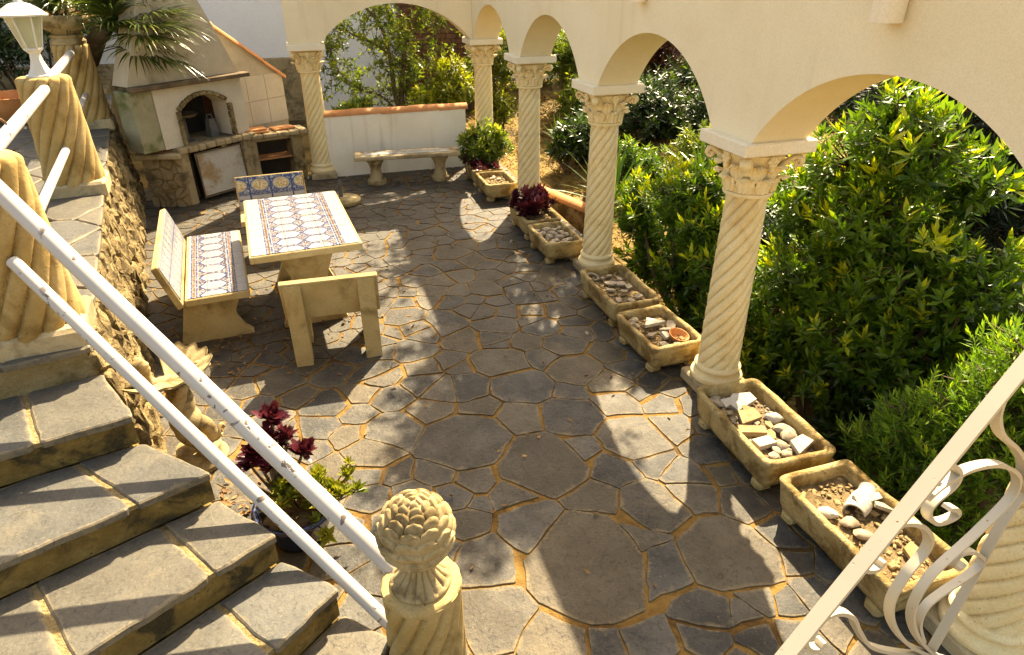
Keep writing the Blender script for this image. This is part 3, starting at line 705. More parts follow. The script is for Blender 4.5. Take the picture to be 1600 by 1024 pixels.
# ------------------------------------------------------------------ tiled table and benches
def tilemat(name, root, kind):
    n = NT(name); tc = n.new('ShaderNodeTexCoord'); tc.object = root
    sp = n.new('ShaderNodeSeparateXYZ'); n.t.links.new(tc.outputs['Object'], sp.inputs[0]); x, y, z = sp.outputs
    white = (.30, .292, .268); blue = (.018, .035, .12); brown = (.13, .065, .03); pale = (.2, .22, .27)
    A = lambda v: n.math('ABSOLUTE', v)
    def fr(v, s, o=0):          # centred repeat in -.5...5
        return n.math('SUBTRACT', n.math('FRACT', n.math('ADD', n.math('DIVIDE', v, s), o+.5)), .5)
    def ring(v, c, w): return n.math('LESS_THAN', A(n.math('SUBTRACT', v, c)), w)
    def mul(a, b): return n.math('MULTIPLY', a, b)
    if kind == 'back': x = n.math('SUBTRACT', z, .58)
    wob = n.noise(40, 2, .5)
    if kind in ('table', 'seat'):
        cw, ch = .215, .172
        if kind == 'seat': x = n.math('ADD', x, .02)
        u = A(fr(x, cw, .5 if kind == 'table' else .0)); v = A(fr(y, ch))
        d = n.math('MAXIMUM', n.math('MULTIPLY', v, 2.25), n.math('ADD', n.math('MULTIPLY', u, 1.95), n.math('MULTIPLY', v, .95)))
        inner = n.math('LESS_THAN', d, .86); outl = ring(d, .93, .065)
        mo = n.math('ADD', mul(u, u), mul(v, v))
        med = ring(n.math('ADD', mo, mul(n.math('SUBTRACT', wob, .5), .02)), .008, .0035)
        fill = n.mix(n.step(n.noise(55, 2), .45, .55), brown, blue); fill = n.mix(n.step(n.noise(70, 2), .5, .56), fill, white)
        c = n.mix(inner, fill, white); c = n.mix(outl, c, blue); c = n.mix(mul(med, .5), c, blue)
        hw = .235 if kind == 'table' else .112
        bd = n.math('GREATER_THAN', A(x), hw)
        o = n.mix(mul(n.step(n.noise(26, 3), .54, .6), .55), white, pale)
        c = n.mix(bd, c, o)
        for off, w, cc in ((hw+.012, .007, blue), (hw+.032, .010, brown), (hw+.05, .006, blue)):
            c = n.mix(mul(ring(A(x), off, w), n.step(n.noise(60, 2), .36, .5)), c, cc)
    elif kind == 'back':
        u = A(fr(y, .16)); v = A(fr(x, .14)); o = n.mix(mul(n.step(n.noise(22, 3), .5, .6), .6), white, pale)
        c = n.mix(mul(ring(n.math('ADD', u, v), .45, .07), .8), o, (.05, .075, .17)); c = n.mix(mul(n.math('LESS_THAN', v, .06), .8), c, (.05, .06, .13)); c = n.mix(mul(ring(n.math('ADD', mul(u, u), mul(v, v)), .03, .014), .7), c, (.1, .1, .14))
    elif kind == 'ornate':
        t = fr(x, .21, .5); u = A(t); row = n.math('SUBTRACT', z, .655); v = A(row)
        d = n.math('ADD', mul(mul(u, u), 5.2), mul(mul(v, v), 260))
        c = n.mix(n.math('LESS_THAN', d, .95), n.mix(n.step(n.noise(45, 2), .46, .54), blue, white), white); c = n.mix(ring(d, .95, .1), c, blue); c = n.mix(n.math('LESS_THAN', d, .62), c, n.mix(n.step(n.noise(60, 2), .45, .55), (.4, .27, .08), (.55, .46, .28)))
        low = n.math('LESS_THAN', z, .565); arcs = ring(n.math('ADD', mul(mul(u, u), 4), mul(n.math('POWER', A(n.math('SUBTRACT', z, .45)), 2.0), 160)), .7, .18)
        c = n.mix(low, c, n.mix(arcs, white, blue)); c = n.mix(ring(z, .575, .018), c, n.mix(n.step(n.noise(70, 2), .45, .6), (.03, .04, .1), (.2, .2, .24)))
        c = n.mix(n.math('GREATER_THAN', u, .46), c, blue)
    else:
        u = A(fr(x, .2)); v = A(y); d = n.math('ADD', mul(u, 2.0), mul(v, 9)); c = n.mix(mul(ring(d, .55, .12), n.step(n.noise(30, 2), .4, .6)), white, (.15, .18, .26))
    c = n.mix(mul(n.step(n.noise(7, 5, .7), .56, .72), .55), c, (.27, .2, .12))
    n.bump(n.noise(30, 2), .06, .003)
    return n.set(c, .3)
def tiles(root, name, m, w, h, nx, ny, fn, th=.006, gap=.0025):
    tw, td = w/nx, h/ny; me = mesh('tile', *cbox((0, 0, th/2), (tw-gap, td-gap, th), .0015), m)
    for i in range(nx):
        for j in range(ny):
            o = link('tile', me, root); o.matrix_local = fn(-w/2+tw*(i+.5), -h/2+td*(j+.5))
tab = empty('tiled_table', (-.2, 5.585, 0), R(4.5), 'rectangular concrete garden table topped with blue and white patterned tiles', 'table')
tt = G().box((0, 0, .708), (.83, 1.46, .056), .006).build('table_top', M['concrete'], tab)
tm = tilemat('table_tiles', tab, 'table'); tiles(tt, 'tile', tm, .80, 1.43, 6, 10, lambda x, y: Matrix.Translation((x, y, .7362)))
for s in (-1, 1):
    prof = [(-.26, 0), (.26, 0), (.22, .1), (.15, .28), (.14, .42), (.19, .56), (.24, .68), (-.24, .68), (-.19, .56), (-.14, .42), (-.15, .28), (-.22, .1)]
    V, F = prism(prof, -.045, .045); V = [(x, z+s*.45, y) for x, y, z in V]; F = [f[::-1] for f in F]
    link('pedestal', mesh('pedestal', V, F, M['concrete']), tab)
def lean(y0, z0, ang): return Matrix.Translation((0, y0, z0))@Matrix.Rotation(R(ang), 4, 'X')
def bench(root, L, seat_d=.46, seatz=.43, back_h=.36, seat_pat='seat', back_pat='back', back_legs=False):
    """local: sitter faces +x; back at -x; length along y"""
    st = G().box((0, 0, seatz-.03), (seat_d, L, .055), .006).build('seat', M['concrete'], root)
    bm_ = Matrix.Translation((-seat_d/2-.01, 0, seatz-.055))@Matrix.Rotation(R(-17), 4, 'Y')
    bk = G().box((-.025, 0, back_h/2+.0), (.05, L, back_h+.0), .006).build('backrest', M['concrete'], root); bk.matrix_local = bm_
    sm = tilemat('seat_tiles', root, seat_pat); bkm = tilemat('back_tiles', root, back_pat)
    ny = max(3, round(L/.15))
    tiles(st, 'tile', sm, seat_d-.03, L-.03, 3, ny, lambda x, y: Matrix.Translation((x+.005, y, seatz-.002)))
    tiles(bk, 'tile', bkm, L-.03, back_h-.07, ny, 2, lambda x, y: Matrix(((0, 0, 1, .0005), (1, 0, 0, x), (0, 1, 0, y+back_h/2+.025), (0, 0, 0, 1))))
    return bm_
lb = empty('tiled_bench', (-.92, 5.64, 0), R(6), 'long concrete bench with tiled seat and backrest against the rubble wall', 'bench')
bench(lb, 1.45)
for s in (-1, 1):                              # curved slab legs, wider at the back
    prof = [(-.34, 0), (.2, 0), (.15, .05), (.10, .14), (.095, .22), (.14, .32), (.185, .372), (-.25, .372)]
    V, F = prism(prof, -.05, .05); V = [(x, -z+s*.55, y) for x, y, z in V]; link('leg', mesh('leg', V, F, M['concrete']), lb)
nb = empty('tiled_bench', (-.01, 4.72, 0), R(88), 'short concrete bench seen from behind at the near end of the table', 'bench')
bench(nb, .68, .36, .42, .34)
for s in (-1, 1):
    prof = [(-.33, 0), (-.21, 0), (-.20, .39), (-.275, .66), (-.345, .66)]
    V, F = prism(prof, -.06, .06); V = [(x, -z+s*.255, y) for x, y, z in V]; link('leg', mesh('leg', V, F, M['concrete']), nb)
    prof = [(.02, 0), (.14, 0), (.13, .36), (.03, .36)]
    V, F = prism(prof, -.045, .045); V = [(x, -z+s*.24, y) for x, y, z in V]; link('leg', mesh('leg', V, F, M['concrete']), nb)
fb = empty('tiled_bench', (-.44, 6.82, 0), R(-86), 'short bench with ornate blue and ochre tiled backrest at the far end of the table', 'bench')
# sitter faces -y; own axes x forward
bm_ = Matrix.Translation((-.19, 0, .38))@Matrix.Rotation(R(-17), 4, 'Y')
G().box((0, 0, .40), (.36, .68, .055), .006).build('seat', M['concrete'], fb)
bk = G().box((-.025, 0, .19), (.05, .68, .38), .006).build('backrest', M['concrete'], fb); bk.matrix_local = bm_
orn = empty('x', (0, 0, 0)); bpy.data.objects.remove(orn)
def ornmat(root):
    m = tilemat('ornate_tiles', root, 'ornate'); return m
om = ornmat(fb)
for nd in om.node_tree.nodes:                     # the pattern runs along the bench (local y)
    if nd.type == 'SEPXYZ':
        for l in list(om.node_tree.links):
            if l.from_node == nd and l.from_socket.name == 'X': s_ = l.to_socket; om.node_tree.links.remove(l); om.node_tree.links.new(nd.outputs['Y'], s_)
tiles(bk, 'tile', om, .65, .34, 3, 3, lambda x, y: Matrix(((0, 0, 1, .0005), (1, 0, 0, x), (0, 1, 0, y+.2), (0, 0, 0, 1))))
for s in (-1, 1): G().box((0, s*.24, .185), (.2, .09, .37), .01).build('leg', M['concrete'], fb)
bb = empty('stone_bench', (1.24, 9.0, 0), R(-5), 'backless stone bench with a strip of white tiles along the low white wall', 'bench')
bs = G().box((0, 0, .375), (1.42, .34, .05), .01).build('seat', M['plinth'], bb, jit=.004)
bt = tilemat('bench_tiles', bb, 'strip'); tiles(bs, 'tile', bt, 1.16, .17, 6, 1, lambda x, y: Matrix.Translation((x, y, .4005)))
V, F = lathe([(.13, 0), (.13, .05), (.10, .07), (.075, .14), (.07, .2), (.09, .27), (.12, .31), (.125, .351)], 20)
for s in (-1, 1): link('leg', mesh('leg', V, F, M['cast_stone'], True, sharp=50), bb, (s*.44, 0, 0))
# parasol base
ub = empty('parasol_base', (.30, 8.27, 0), 0, 'round concrete parasol base with a grey metal tube behind the table', 'parasol base')
V, F = lathe([(.2, 0.006), (.21, .02), (.21, .05), (.19, .07), (.06, .085), (.045, .09)], 40); link('disc', mesh('disc', V, F, M['cast_stone'], True, sharp=40), ub)
V, F = lathe([(.024, .088), (.024, .3), (.019, .3), (.019, .1)], 18, close=False); link('tube', mesh('tube', V, F, M['metal_grey'], True, sharp=40), ub, (-.03, 0, 0))

# ------------------------------------------------------------------ barbecue in the corner
bq = empty('stone_barbecue', (-1.5, 8.8, 0), R(41), 'built-in barbecue with white arched hood, mesh door and stone counter', 'barbecue')
# local: x along the front, +y into the back
def bbox(name, c, d, m, jit=0, bev=.008, par=None): return G().box(c, d, bev).build(name, m, par or bq, jit=jit)
# hood with arched opening
def hood():
    x0, x1, z0, z1 = -.2, 1.0, .72, 1.40; a0, a1, zs, za = .07, .75, 1.12, 1.27; n = 16
    h = (a1-a0)/2; c = (a0+a1)/2; rise = za-zs; Rr = (h*h+rise*rise)/(2*rise); th = math.asin(h/Rr)
    arcp = [(c+Rr*math.sin(-th+2*th*k/n), zs+rise-Rr+Rr*math.cos(-th+2*th*k/n)) for k in range(n+1)]
    inner = [(a0, z0)]+arcp+[(a1, z0)]
    return x0, x1, z0, z1, inner
x0, x1, z0, z1, inner = hood()
V = []; F = []
outer = [(x0, z0)]+[(x0+(x1-x0)*k/16, z1) for k in range(17)]+[(x1, z0)]
nI = len(inner)
for y in (0.0, .32):
    V += [(x, y, z) for x, z in inner]+[(x, y, z) for x, z in outer]
T = 2*nI
for k in range(nI-1):
    F += [(k, nI+k, nI+k+1, k+1)[::-1], (T+k, T+k+1, T+nI+k+1, T+nI+k)[::-1], (k, k+1, T+k+1, T+k)[::-1], (nI+k, T+nI+k, T+nI+k+1, nI+k+1)[::-1]]
link('hood', mesh('hood', V, F, M['bbq_white']), bq)
bbox('hood_flank', (-.335, .16, 1.06), (.262, .31, .68), M['algae'], .003)
bbox('firebox_roof', (.4, .49, 1.38), (.96, .36, .04), M['soot'])
V, F = prism([(-.46, 1.458), (1.0, 1.458), (.74, 2.05), (.42, 2.75), (.05, 2.75), (-.25, 1.95)], -.3, -.006); V = [(x, -z, y) for x, y, z in V]
link('chimney_breast', mesh('chimney_breast', V, F, M['chimney']), bq)
# arch surround stones
for k in range(nI-1):
    (xa, za), (xb, zb) = inner[k], inner[k+1]; L = math.hypot(xb-xa, zb-za); segs = max(1, int(L/.11+.5)) if L > .15 else 1
    if L < .15 and k % 2 == 0 and 0 < k < nI-2: continue
    for s in range(segs):
        f0, f1 = s/segs, (s+1)/segs
        if L < .15 and k > 0: pa, pb = inner[k-1] if k > 1 else inner[k], inner[k+1]
        else: pa, pb = (xa+(xb-xa)*f0, za+(zb-za)*f0), (xa+(xb-xa)*f1, za+(zb-za)*f1)
        d = np.array((pb[0]-pa[0], pb[1]-pa[1])); Ld = np.linalg.norm(d)
        if Ld < .01: continue
        ang = math.atan2(d[1], d[0]); mid = ((pa[0]+pb[0])/2, -.008, (pa[1]+pb[1])/2)
        g = G().box((0, 0, .018), (Ld-.004, .07, .045), .006); o = g.build('arch_stone', M['rubble'], bq, jit=.004); o.matrix_local = Matrix.Translation(mid)@Matrix.Rotation(-ang, 4, 'Y')
bbox('firebox_back', (.4, .66, 1.02), (.9, .04, .7), M['soot']); bbox('firebox_side', (-.03, .48, 1.02), (.04, .32, .7), M['soot']); bbox('firebox_side', (.86, .48, 1.02), (.04, .32, .7), M['brick'])
bbox('mantle', (.31, -.035, 1.43), (1.56, .13, .05), M['wood_dark'], .004)
bbox('hearth', (.38, .3, .685), (1.0, .72, .04), M['bbq_stone'], .006)
# lintel stones along the counter edge
xk = -.12
while xk < .95:
    w = random.uniform(.09, .17); bbox('counter_stone', (xk+w/2, -.05, .685), (w-.008, .12, .07), M['bbq_stone'], .008, .012); xk += w
# lower body
bbox('jamb', (-.02, .12, .325), (.12, .34, .65), M['bbq_stone'], .012, .02)
bbox('jamb', (.86, .1, .325), (.16, .34, .65), M['bbq_stone'], .012, .02)
bbox('ash_pit', (.4, .4, .32), (.8, .04, .64), M['soot'])
n = NT('perforated_sheet'); v = n.new('ShaderNodeTexVoronoi'); v.inputs['Scale'].default_value = 75; v.inputs['Randomness'].default_value = .05; tc = n.new('ShaderNodeTexCoord'); n.t.links.new(tc.outputs['Object'], v.inputs['Vector'])
hole = n.step(v.outputs['Distance'], .42, .28); c = n.mix(n.step(n.noise(3.5, 5, .7), .46, .68), (.62, .57, .48), (.42, .27, .12))
M['mesh_door'] = n.set(n.mix(n.math('MULTIPLY', hole, .8), c, (.05, .04, .03)), .6, Metallic=.2); n.bump(n.math('SUBTRACT', 1.0, hole), .4, .004)
dr = empty('x'); bpy.data.objects.remove(dr)
d_ = bbox('mesh_door', (.435, -.09, .345), (.66, .012, .53), M['mesh_door']); d_.rotation_euler = (R(-4), 0, 0)
for xx in (.105, .765): bbox('door_frame', (xx, -.085, .345), (.018, .025, .55), M['wood_dark'])
for zz_ in (.07, .618): bbox('door_frame', (.435, -.085, zz_), (.678, .025, .018), M['wood_dark'])
# right-hand section turned towards the wall
b2 = empty('stone_counter', (-.86, 9.37, 0), R(17), 'stone counter with a small brick oven between barbecue hood and column', 'counter')
def b2box(name, c, d, m, jit=0, bev=.008): return G().box(c, d, bev).build(name, m, b2, jit=jit)
b2box('jamb', (.09, .14, .31), (.18, .3, .62), M['bbq_stone'], .01, .02); b2box('jamb', (.72, .14, .31), (.16, .3, .62), M['rubble'], .01, .02)
b2box('recess_back', (.42, .36, .31), (.5, .03, .62), M['soot']); b2box('shelf', (.42, .2, .32), (.46, .28, .02), M['terracotta'], .002)
b2box('lintel', (.42, .15, .6), (.82, .32, .05), M['bbq_stone'], .006, .012)
xk = 0
while xk < .8:
    w = random.uniform(.1, .19); b2box('counter_stone', (xk+w/2, .1, .655), (w-.008, .36, .055), M['bbq_stone'], .006, .01); xk += w
# gable wall behind, with square white tiles and sloping terracotta coping
gb = empty('gable_wall', (-1.5, 8.8, 0), R(41), 'white sloping garden wall with terracotta coping behind the barbecue', 'wall')
zl = lambda u: 2.03-.72*(u-.9)
V, F = prism([(1.005, 0), (1.93, 0), (1.93, zl(1.93)), (.3, zl(.3)), (.3, 1.42), (1.005, 1.42)], -.50, -.335); V = [(x, -z, y) for x, y, z in V]
link('wall', mesh('wall', V, F, M['chimney']), gb)
an = math.atan(.72)
for k in range(5):
    u = 1.97-k*.335; link('coping_tile', ME_tile, gb, (u, .415, zl(u)-.02+.006*(k % 2)), (0, -an, math.pi), (.88, 1.15, 1))
for i in range(3):
    for j in range(2): G().box((1.16+.31*i, .328, .85+.32*j), (.305, .015, .315), .003).build('wall_tile', M['bbq_white'], gb)
# left stone pedestal with basin slab
pd = empty('stone_pedestal', (-1.76, 8.78, 0), R(-12), 'rubble stone pedestal with a projecting slab beside the barbecue', 'pedestal')
rp = random.Random(4); ps = [(rp.uniform(-.22, .22), rp.uniform(.03, .6), .08) for _ in range(26)]
G().box((0, .2, .3), (.43, .4, .6), .01).build('core', M['rubble_mortar'], pd)
for i, p, A in cells(ps, [(-.22, 0), (.22, 0), (.22, .61), (-.22, .61)], (.006, .012), reach=.6):
    q = soften(p, .2, .006, .1, i); V, F = prism(q, -.02, rp.uniform(.012, .03)); V = [(x, -z-.0, y) for x, y, z in V]; link('stone', mesh('stone', V, F, M['bbq_stone']), pd)
G().box((0, .16, .64), (.54, .54, .07), .015).build('slab', M['plinth'], pd, jit=.004)
G().box((0, .16, .679), (.40, .36, .012), .003).build('basin_tile', M['terracotta'], pd)
# things on the barbecue
def at(root, x, y, z): v = root.matrix_basis@Vector((x, y, z)); return tuple(v)
bpy.context.view_layer.update()
mtb = Matrix.Translation((-1.5, 8.8, 0))@Matrix.Rotation(R(41), 4, 'Z'); mtc = Matrix.Translation((-.86, 9.37, 0))@Matrix.Rotation(R(17), 4, 'Z')
gr = empty('box_grater', tuple(mtb@Vector((.6, .22, .706))), R(41), 'grey metal box grater standing inside the barbecue arch', 'grater')
V, F = lathe([(.085, 0), (.06, .22)], 4, a0=math.pi/4); link('body', mesh('body', V, F, M['metal_grey']), gr); V, F = tube([(-.04, 0, .22), (-.035, 0, .27), (.035, 0, .27), (.04, 0, .22)], .008, 6); link('handle', mesh('handle', V, F, M['metal_grey']), gr)
pn = empty('pan_stand', tuple(mtb@Vector((.26, .25, .706))), 0, 'dark pan on a slim metal stand inside the barbecue arch', 'pan')
V, F = lathe([(.09, 0), (.09, .012), (.022, .02), (.022, .28), (.03, .29)], 18); link('stand', mesh('stand', V, F, M['metal_grey'], True, sharp=40), pn)
V, F = lathe([(.03, .29), (.15, .3), (.18, .335), (.175, .335), (.14, .31)], 24); link('pan', mesh('pan', V, F, M['wood_dark'], True, sharp=40), pn)
for i, (x, y, z, l) in enumerate(((.22, .1, .685, 'lower terracotta roof tile of the pair on the counter'), (.2, .12, .712, 'upper terracotta roof tile of the pair on the counter'), (.58, .14, .685, 'single terracotta tile lying on the counter beside the column'))):
    t = link('flat_tile', mesh('flat_tile', *cbox((0, 0, .012), (.3, .2, .024), .006), M['terracotta']), None, tuple(mtc@Vector((x, y, z))), (0, 0, R(17+i*3))); tag(t, l, 'tile')

# ------------------------------------------------------------------ stone troughs
def rrect(w, l, r, n=5):
    out = []
    for cx_, cy_, a0 in ((w/2-r, l/2-r, 0), (-w/2+r, l/2-r, 90), (-w/2+r, -l/2+r, 180), (w/2-r, -l/2+r, 270)):
        for k in range(n+1): a = R(a0+90*k/n); out.append((cx_+r*math.cos(a), cy_+r*math.sin(a)))
    return out
def dense(p, m=.06):
    out = []
    for i in range(len(p)):
        a = np.array(p[i]); b = np.array(p[(i+1) % len(p)]); L = np.linalg.norm(b-a); k = max(1, int(L/m))
        for t in range(k): out.append(tuple(a+(b-a)*t/k))
    return out
def trough(x, y, w, l, h, label, rz=0, seed=0, soil=.17):
    o = empty('stone_trough', (x, y, 0), rz, label, 'trough', 'stone troughs along the columns')
    base = dense(rrect(w, l, .045)); P = np.array(base); n = len(P)
    def sc(dx, s=1): return P*np.array(((w-2*dx)/w, (l-2*dx)/l))
    rings = [(.05, .06), (.03, .065), (.02, .10), (.006, h-.04), (0, h-.015), (.006, h-.003), (.02, h), (.036, h-.003), (.044, h-.02), (.05, soil-.02)]
    V = []
    for dx, z in rings: V += [(a, b, z) for a, b in sc(dx)]
    F = []
    for k in range(len(rings)-1):
        for i in range(n):
            j = (i+1) % n; F.append((k*n+i, k*n+j, (k+1)*n+j, (k+1)*n+i))
    F.append(tuple(range(n-1, -1, -1)))
    V = np.array(V); off = np.array((x*3, y*3, seed)); V2 = rough(V+off, .007, 8)-off; V2 = rough(V2+off, .004, 25)-off
    link('basin', mesh('basin', V2, F, M['trough'], True, sharp=70), o)
    for sx in (-1, 1):
        for sy in (-1, 1):
            g = G().box((0, 0, .035), (.1, .09, .07), .02); g.build('foot', M['trough'], o, jit=.006, loc=(sx*(w/2-.07), sy*(l/2-.1), 0))
    nx_, ny_ = 22, 36; V = []; F = []
    for j in range(ny_+1):
        for i in range(nx_+1):
            a = -(w/2-.046)+(w-.092)*i/nx_; b = -(l/2-.046)+(l-.092)*j/ny_; q = Vector((a*14+seed, b*14, 0))
            V.append((a, b, soil+.014*mnoise.fractal(q, 1, 2, 4)+.012*mnoise.noise(q*.4)))
    for j in range(ny_):
        for i in range(nx_): F.append((j*(nx_+1)+i, j*(nx_+1)+i+1, (j+1)*(nx_+1)+i+1, (j+1)*(nx_+1)+i))
    link('soil', mesh('soil', V, F, M['soil'], True), o)
    rc = random.Random(seed+77); g = G()
    for _ in range(210):
        a, b = rc.uniform(-.5, .5)*(w-.13), rc.uniform(-.5, .5)*(l-.13); sz = rc.uniform(.005, .017)*(1.7 if rc.random() < .15 else 1)
        Vc = ICO1[0][:12]*np.array((sz*rc.uniform(.8, 1.7), sz, sz*rc.uniform(.3, .7))) if False else np.array(cbox((0, 0, 0), (sz*rc.uniform(1, 2.4), sz*1.2, sz*.7), sz*.2)[0])
        g.add(Vc, cbox((0, 0, 0), (1, 1, 1), .2)[1], Matrix.Translation((a, b, soil+.006))@Matrix.Rotation(rc.uniform(0, 6), 4, 'Z')@Matrix.Rotation(rc.uniform(-.7, .7), 4, 'X'))
    gv = g.build('rubble_chips', M[rc.choice(('pebble_o', 'pebble', 'pebble_o'))], o); gv['kind'] = 'stuff'
    return o
TR = {2: (2.335, 1.73, .46, .79, .25, 'nearest stone trough with broken white pottery, behind the scrolled iron railing', 1),
      1: (2.335, 2.58, .46, .78, .25, 'stone trough of pale stone shards just before the tall near column', -1),
      3: (2.31, 3.80, .44, .62, .24, 'stone trough with a big white triangular shard, just behind the tall near column', 2),
      4: (2.34, 4.58, .44, .76, .24, 'stone trough of soil and ring-shaped shards, second behind the tall near column', 0),
      5: (2.25, 5.90, .40, .62, .24, 'stone trough filled with rounded pale pebbles', 1),
      6: (2.27, 6.60, .42, .66, .24, 'stone trough planted with dark purple succulents', 0),
      7: (2.22, 7.98, .42, .62, .24, 'bare stone trough of dry soil behind the succulent trough', 0),
      8: (2.22, 8.66, .42, .60, .24, 'farthest stone trough with purple plants under the small green shrub', 0)}
for k, (x, y, w, l, h, lab, rz) in TR.items(): trough(x, y, w, l, h, lab, R(rz), k)
# stones lying in the troughs
def pebble_me(sx, sy, sz, seed, m, sub=ICO2):
    V = np.array(sub[0])*np.array((sx, sy, sz)); V = rough(V+seed, .55*min(sx, sy, sz), .9/max(sx, sy))-seed; V = rough(V+seed*2, .3*min(sx, sy, sz), 2.2/max(sx, sy))-seed*2; return mesh('pebble', V, sub[1], m, True, sharp=38)
def shard_me(poly, th, m):
    V, F = prism(poly, -th/2, th/2); g = G().add(V, F); V = np.concatenate(g.V); return mesh('stone_shard', rough(V, th*.2, 30), g.F, m)
def irregular(r, rr, n=6, asp=1.5):
    return [(r*asp*math.cos(2*math.pi*k/n+rr.uniform(-.3, .3))*rr.uniform(.75, 1.1), r*math.sin(2*math.pi*k/n+rr.uniform(-.2, .2))*rr.uniform(.75, 1.1)) for k in range(n)]
def drop(o, t, lx, ly, dz=0):
    x, y = TR[t][0], TR[t][1]; o.location = (x+lx, y+ly, .185+dz); return o
rr = random.Random(9)
def pebs(t, spots, label, grp, m, size=(.025, .045), flat=.5):
    for i_, (lx, ly) in enumerate(spots):
        s = rr.uniform(*size); o = link('pebble', pebble_me(s*rr.uniform(1.0, 1.5), s, s*flat, rr.random()*9, m), None, (0, 0, 0), (0, 0, rr.uniform(0, 3)))
        tag(drop(o, t, lx, ly, s*flat*.3), label if isinstance(label, str) else label[0][i_]+' '+label[1], 'pebble', grp)
def shards(t, spots, label, grp, m, size=(.03, .05), th=.018):
    for i_, (lx, ly) in enumerate(spots):
        o = link('stone_shard', shard_me(irregular(rr.uniform(*size), rr, rr.choice((4, 5, 6))), th, m), None, (0, 0, 0), (R(rr.uniform(-14, 14)), R(rr.uniform(-14, 14)), rr.uniform(0, 6)))
        tag(drop(o, t, lx, ly, .008), label if isinstance(label, str) else label[0][i_]+' '+label[1], 'stone', grp)
def one(t, lx, ly, me, label, cat, rot=(0, 0, 0), dz=0, name=None):
    o = link(name or me.name.split('.')[0], me, None, (0, 0, 0), rot); return tag(drop(o, t, lx, ly, dz), label, cat)
pebs(5, [(-.13, .2), (-.09, .12), (-.14, .07), (-.02, .2), (.05, .17), (.01, .08), (.1, .1), (-.06, .0), (.04, -.03), (.11, 0), (-.12, -.08), (-.03, -.12), (.06, -.14), (.12, -.12), (-.1, -.19), (.02, -.21), (.13, .2)],
     'smooth rounded pale pebble in the pebble-filled trough', 'pebbles in the pebble trough', M['pebble'], (.032, .05), .6)
pebs(1, [(-.16, .3), (-.13, .27), (-.11, .31)], (('leftmost', 'nearest', 'rightmost'), 'rounded pebble in the far left corner of the trough before the tall near column'), 'corner pebbles', M['pebble'], (.03, .036), .75)
one(1, .03, .24, shard_me([(-.09, -.04), (.07, -.06), (.09, .0), (.0, .07), (-.08, .05)], .03, M['pebble_w']), 'large white shard at the far end of the trough before the tall near column', 'stone', (R(8), R(-10), .4), .014)
one(1, -.07, .25, shard_me([(-.04, -.03), (.04, -.025), (.05, .02), (-.02, .035)], .02, M['pebble_w']), 'small white shard beside the corner pebbles of the trough before the tall near column', 'stone', (R(10), 0, .3), .012)
one(1, .12, .03, pebble_me(.06, .036, .028, 2.2, M['pebble_w']), 'smooth white oval pebble at the right side of the trough before the tall near column', 'pebble', (0, 0, -.6), .014)
one(1, -.03, .09, shard_me([(-.09, -.05), (.08, -.045), (.1, .03), (-.02, .06)], .022, M['pebble_o']), 'broad ochre slab in the middle of the trough before the tall near column', 'stone', (R(5), R(4), .2), .012)
one(1, -.09, -.04, shard_me([(-.08, -.035), (.07, -.05), (.09, .02), (-.07, .045)], .03, M['pebble_o']), 'thick ochre slab at the left side of the trough before the tall near column', 'stone', (R(-6), 0, -.25), .016)
one(1, -.09, -.16, shard_me([(-.06, -.03), (.06, -.035), (.055, .03), (-.06, .035)], .032, M['pebble_w']), 'white block at the left side of the trough before the tall near column', 'stone', (R(4), 0, .1), .016)
one(1, .1, -.24, shard_me([(-.07, -.04), (.07, -.03), (.06, .04), (-.03, .05)], .03, M['pebble_w']), 'white wedge at the near right corner of the trough before the tall near column', 'stone', (R(8), R(-8), .3), .016)
pebs(1, [(.1, -.07), (.1, -.14), (.13, -.1)], (('farthest', 'nearest', 'rightmost'), 'flat pebble at the right of the trough before the tall near column'), 'flat right-hand pebbles', M['pebble'], (.04, .05), .5)
pebs(1, [(-.1, -.27), (-.02, -.27), (-.05, -.23), (.0, -.2)], (('leftmost', 'nearest', 'middle', 'farthest'), 'small stone at the near end of the trough before the tall near column'), 'near-end small stones', M['pebble'], (.025, .04), .55)
shards(1, [(.05, -.02), (0, -.1), (.02, .16), (-.14, .17)], (('rightmost', 'nearest', 'farthest', 'leftmost'), 'small brown shard in the trough before the tall near column'), 'small brown shards', M['pebble_o'], (.02, .035), .014)
one(3, .0, .1, shard_me([(-.11, -.05), (.11, -.02), (.02, .1)], .024, M['pebble_w']), 'big white triangular shard in the trough behind the tall near column', 'stone', (R(-8), R(6), .15), .022)
pebs(3, [(-.13, .18), (-.14, .12), (-.1, .2)], (('middle', 'nearest', 'farthest'), 'rounded grey pebble in the far left corner of the triangular-shard trough'), 'rounded corner pebbles', M['pebble'], (.03, .045), .75)
V, F = lathe([(.045, 0), (.075, .05), (.078, .055), (.072, .055), (.044, .01)], 20); one(3, .09, -.12, mesh('pottery_bowl', V, F, M['terracotta'], True, sharp=50), 'broken terracotta bowl in the trough behind the tall near column', 'pottery', (R(12), R(8), 0), -.02, 'pottery_bowl')
one(3, .0, -.1, shard_me([(-.03, -.025), (.03, -.03), (.04, .02), (0, .04)], .03, M['pebble_w']), 'small white stone beside the broken terracotta bowl', 'stone', (R(10), 0, .4), .018)
shards(3, [(-.08, -.04), (.06, .0), (-.06, -.2), (.03, -.22), (.13, .05)], (('leftmost', 'middle', 'nearest left', 'nearest right', 'far right'), 'flat pale shard in the triangular-shard trough'), 'flat shards of the triangular-shard trough', M['pebble'], (.03, .05))
V = []; F = []
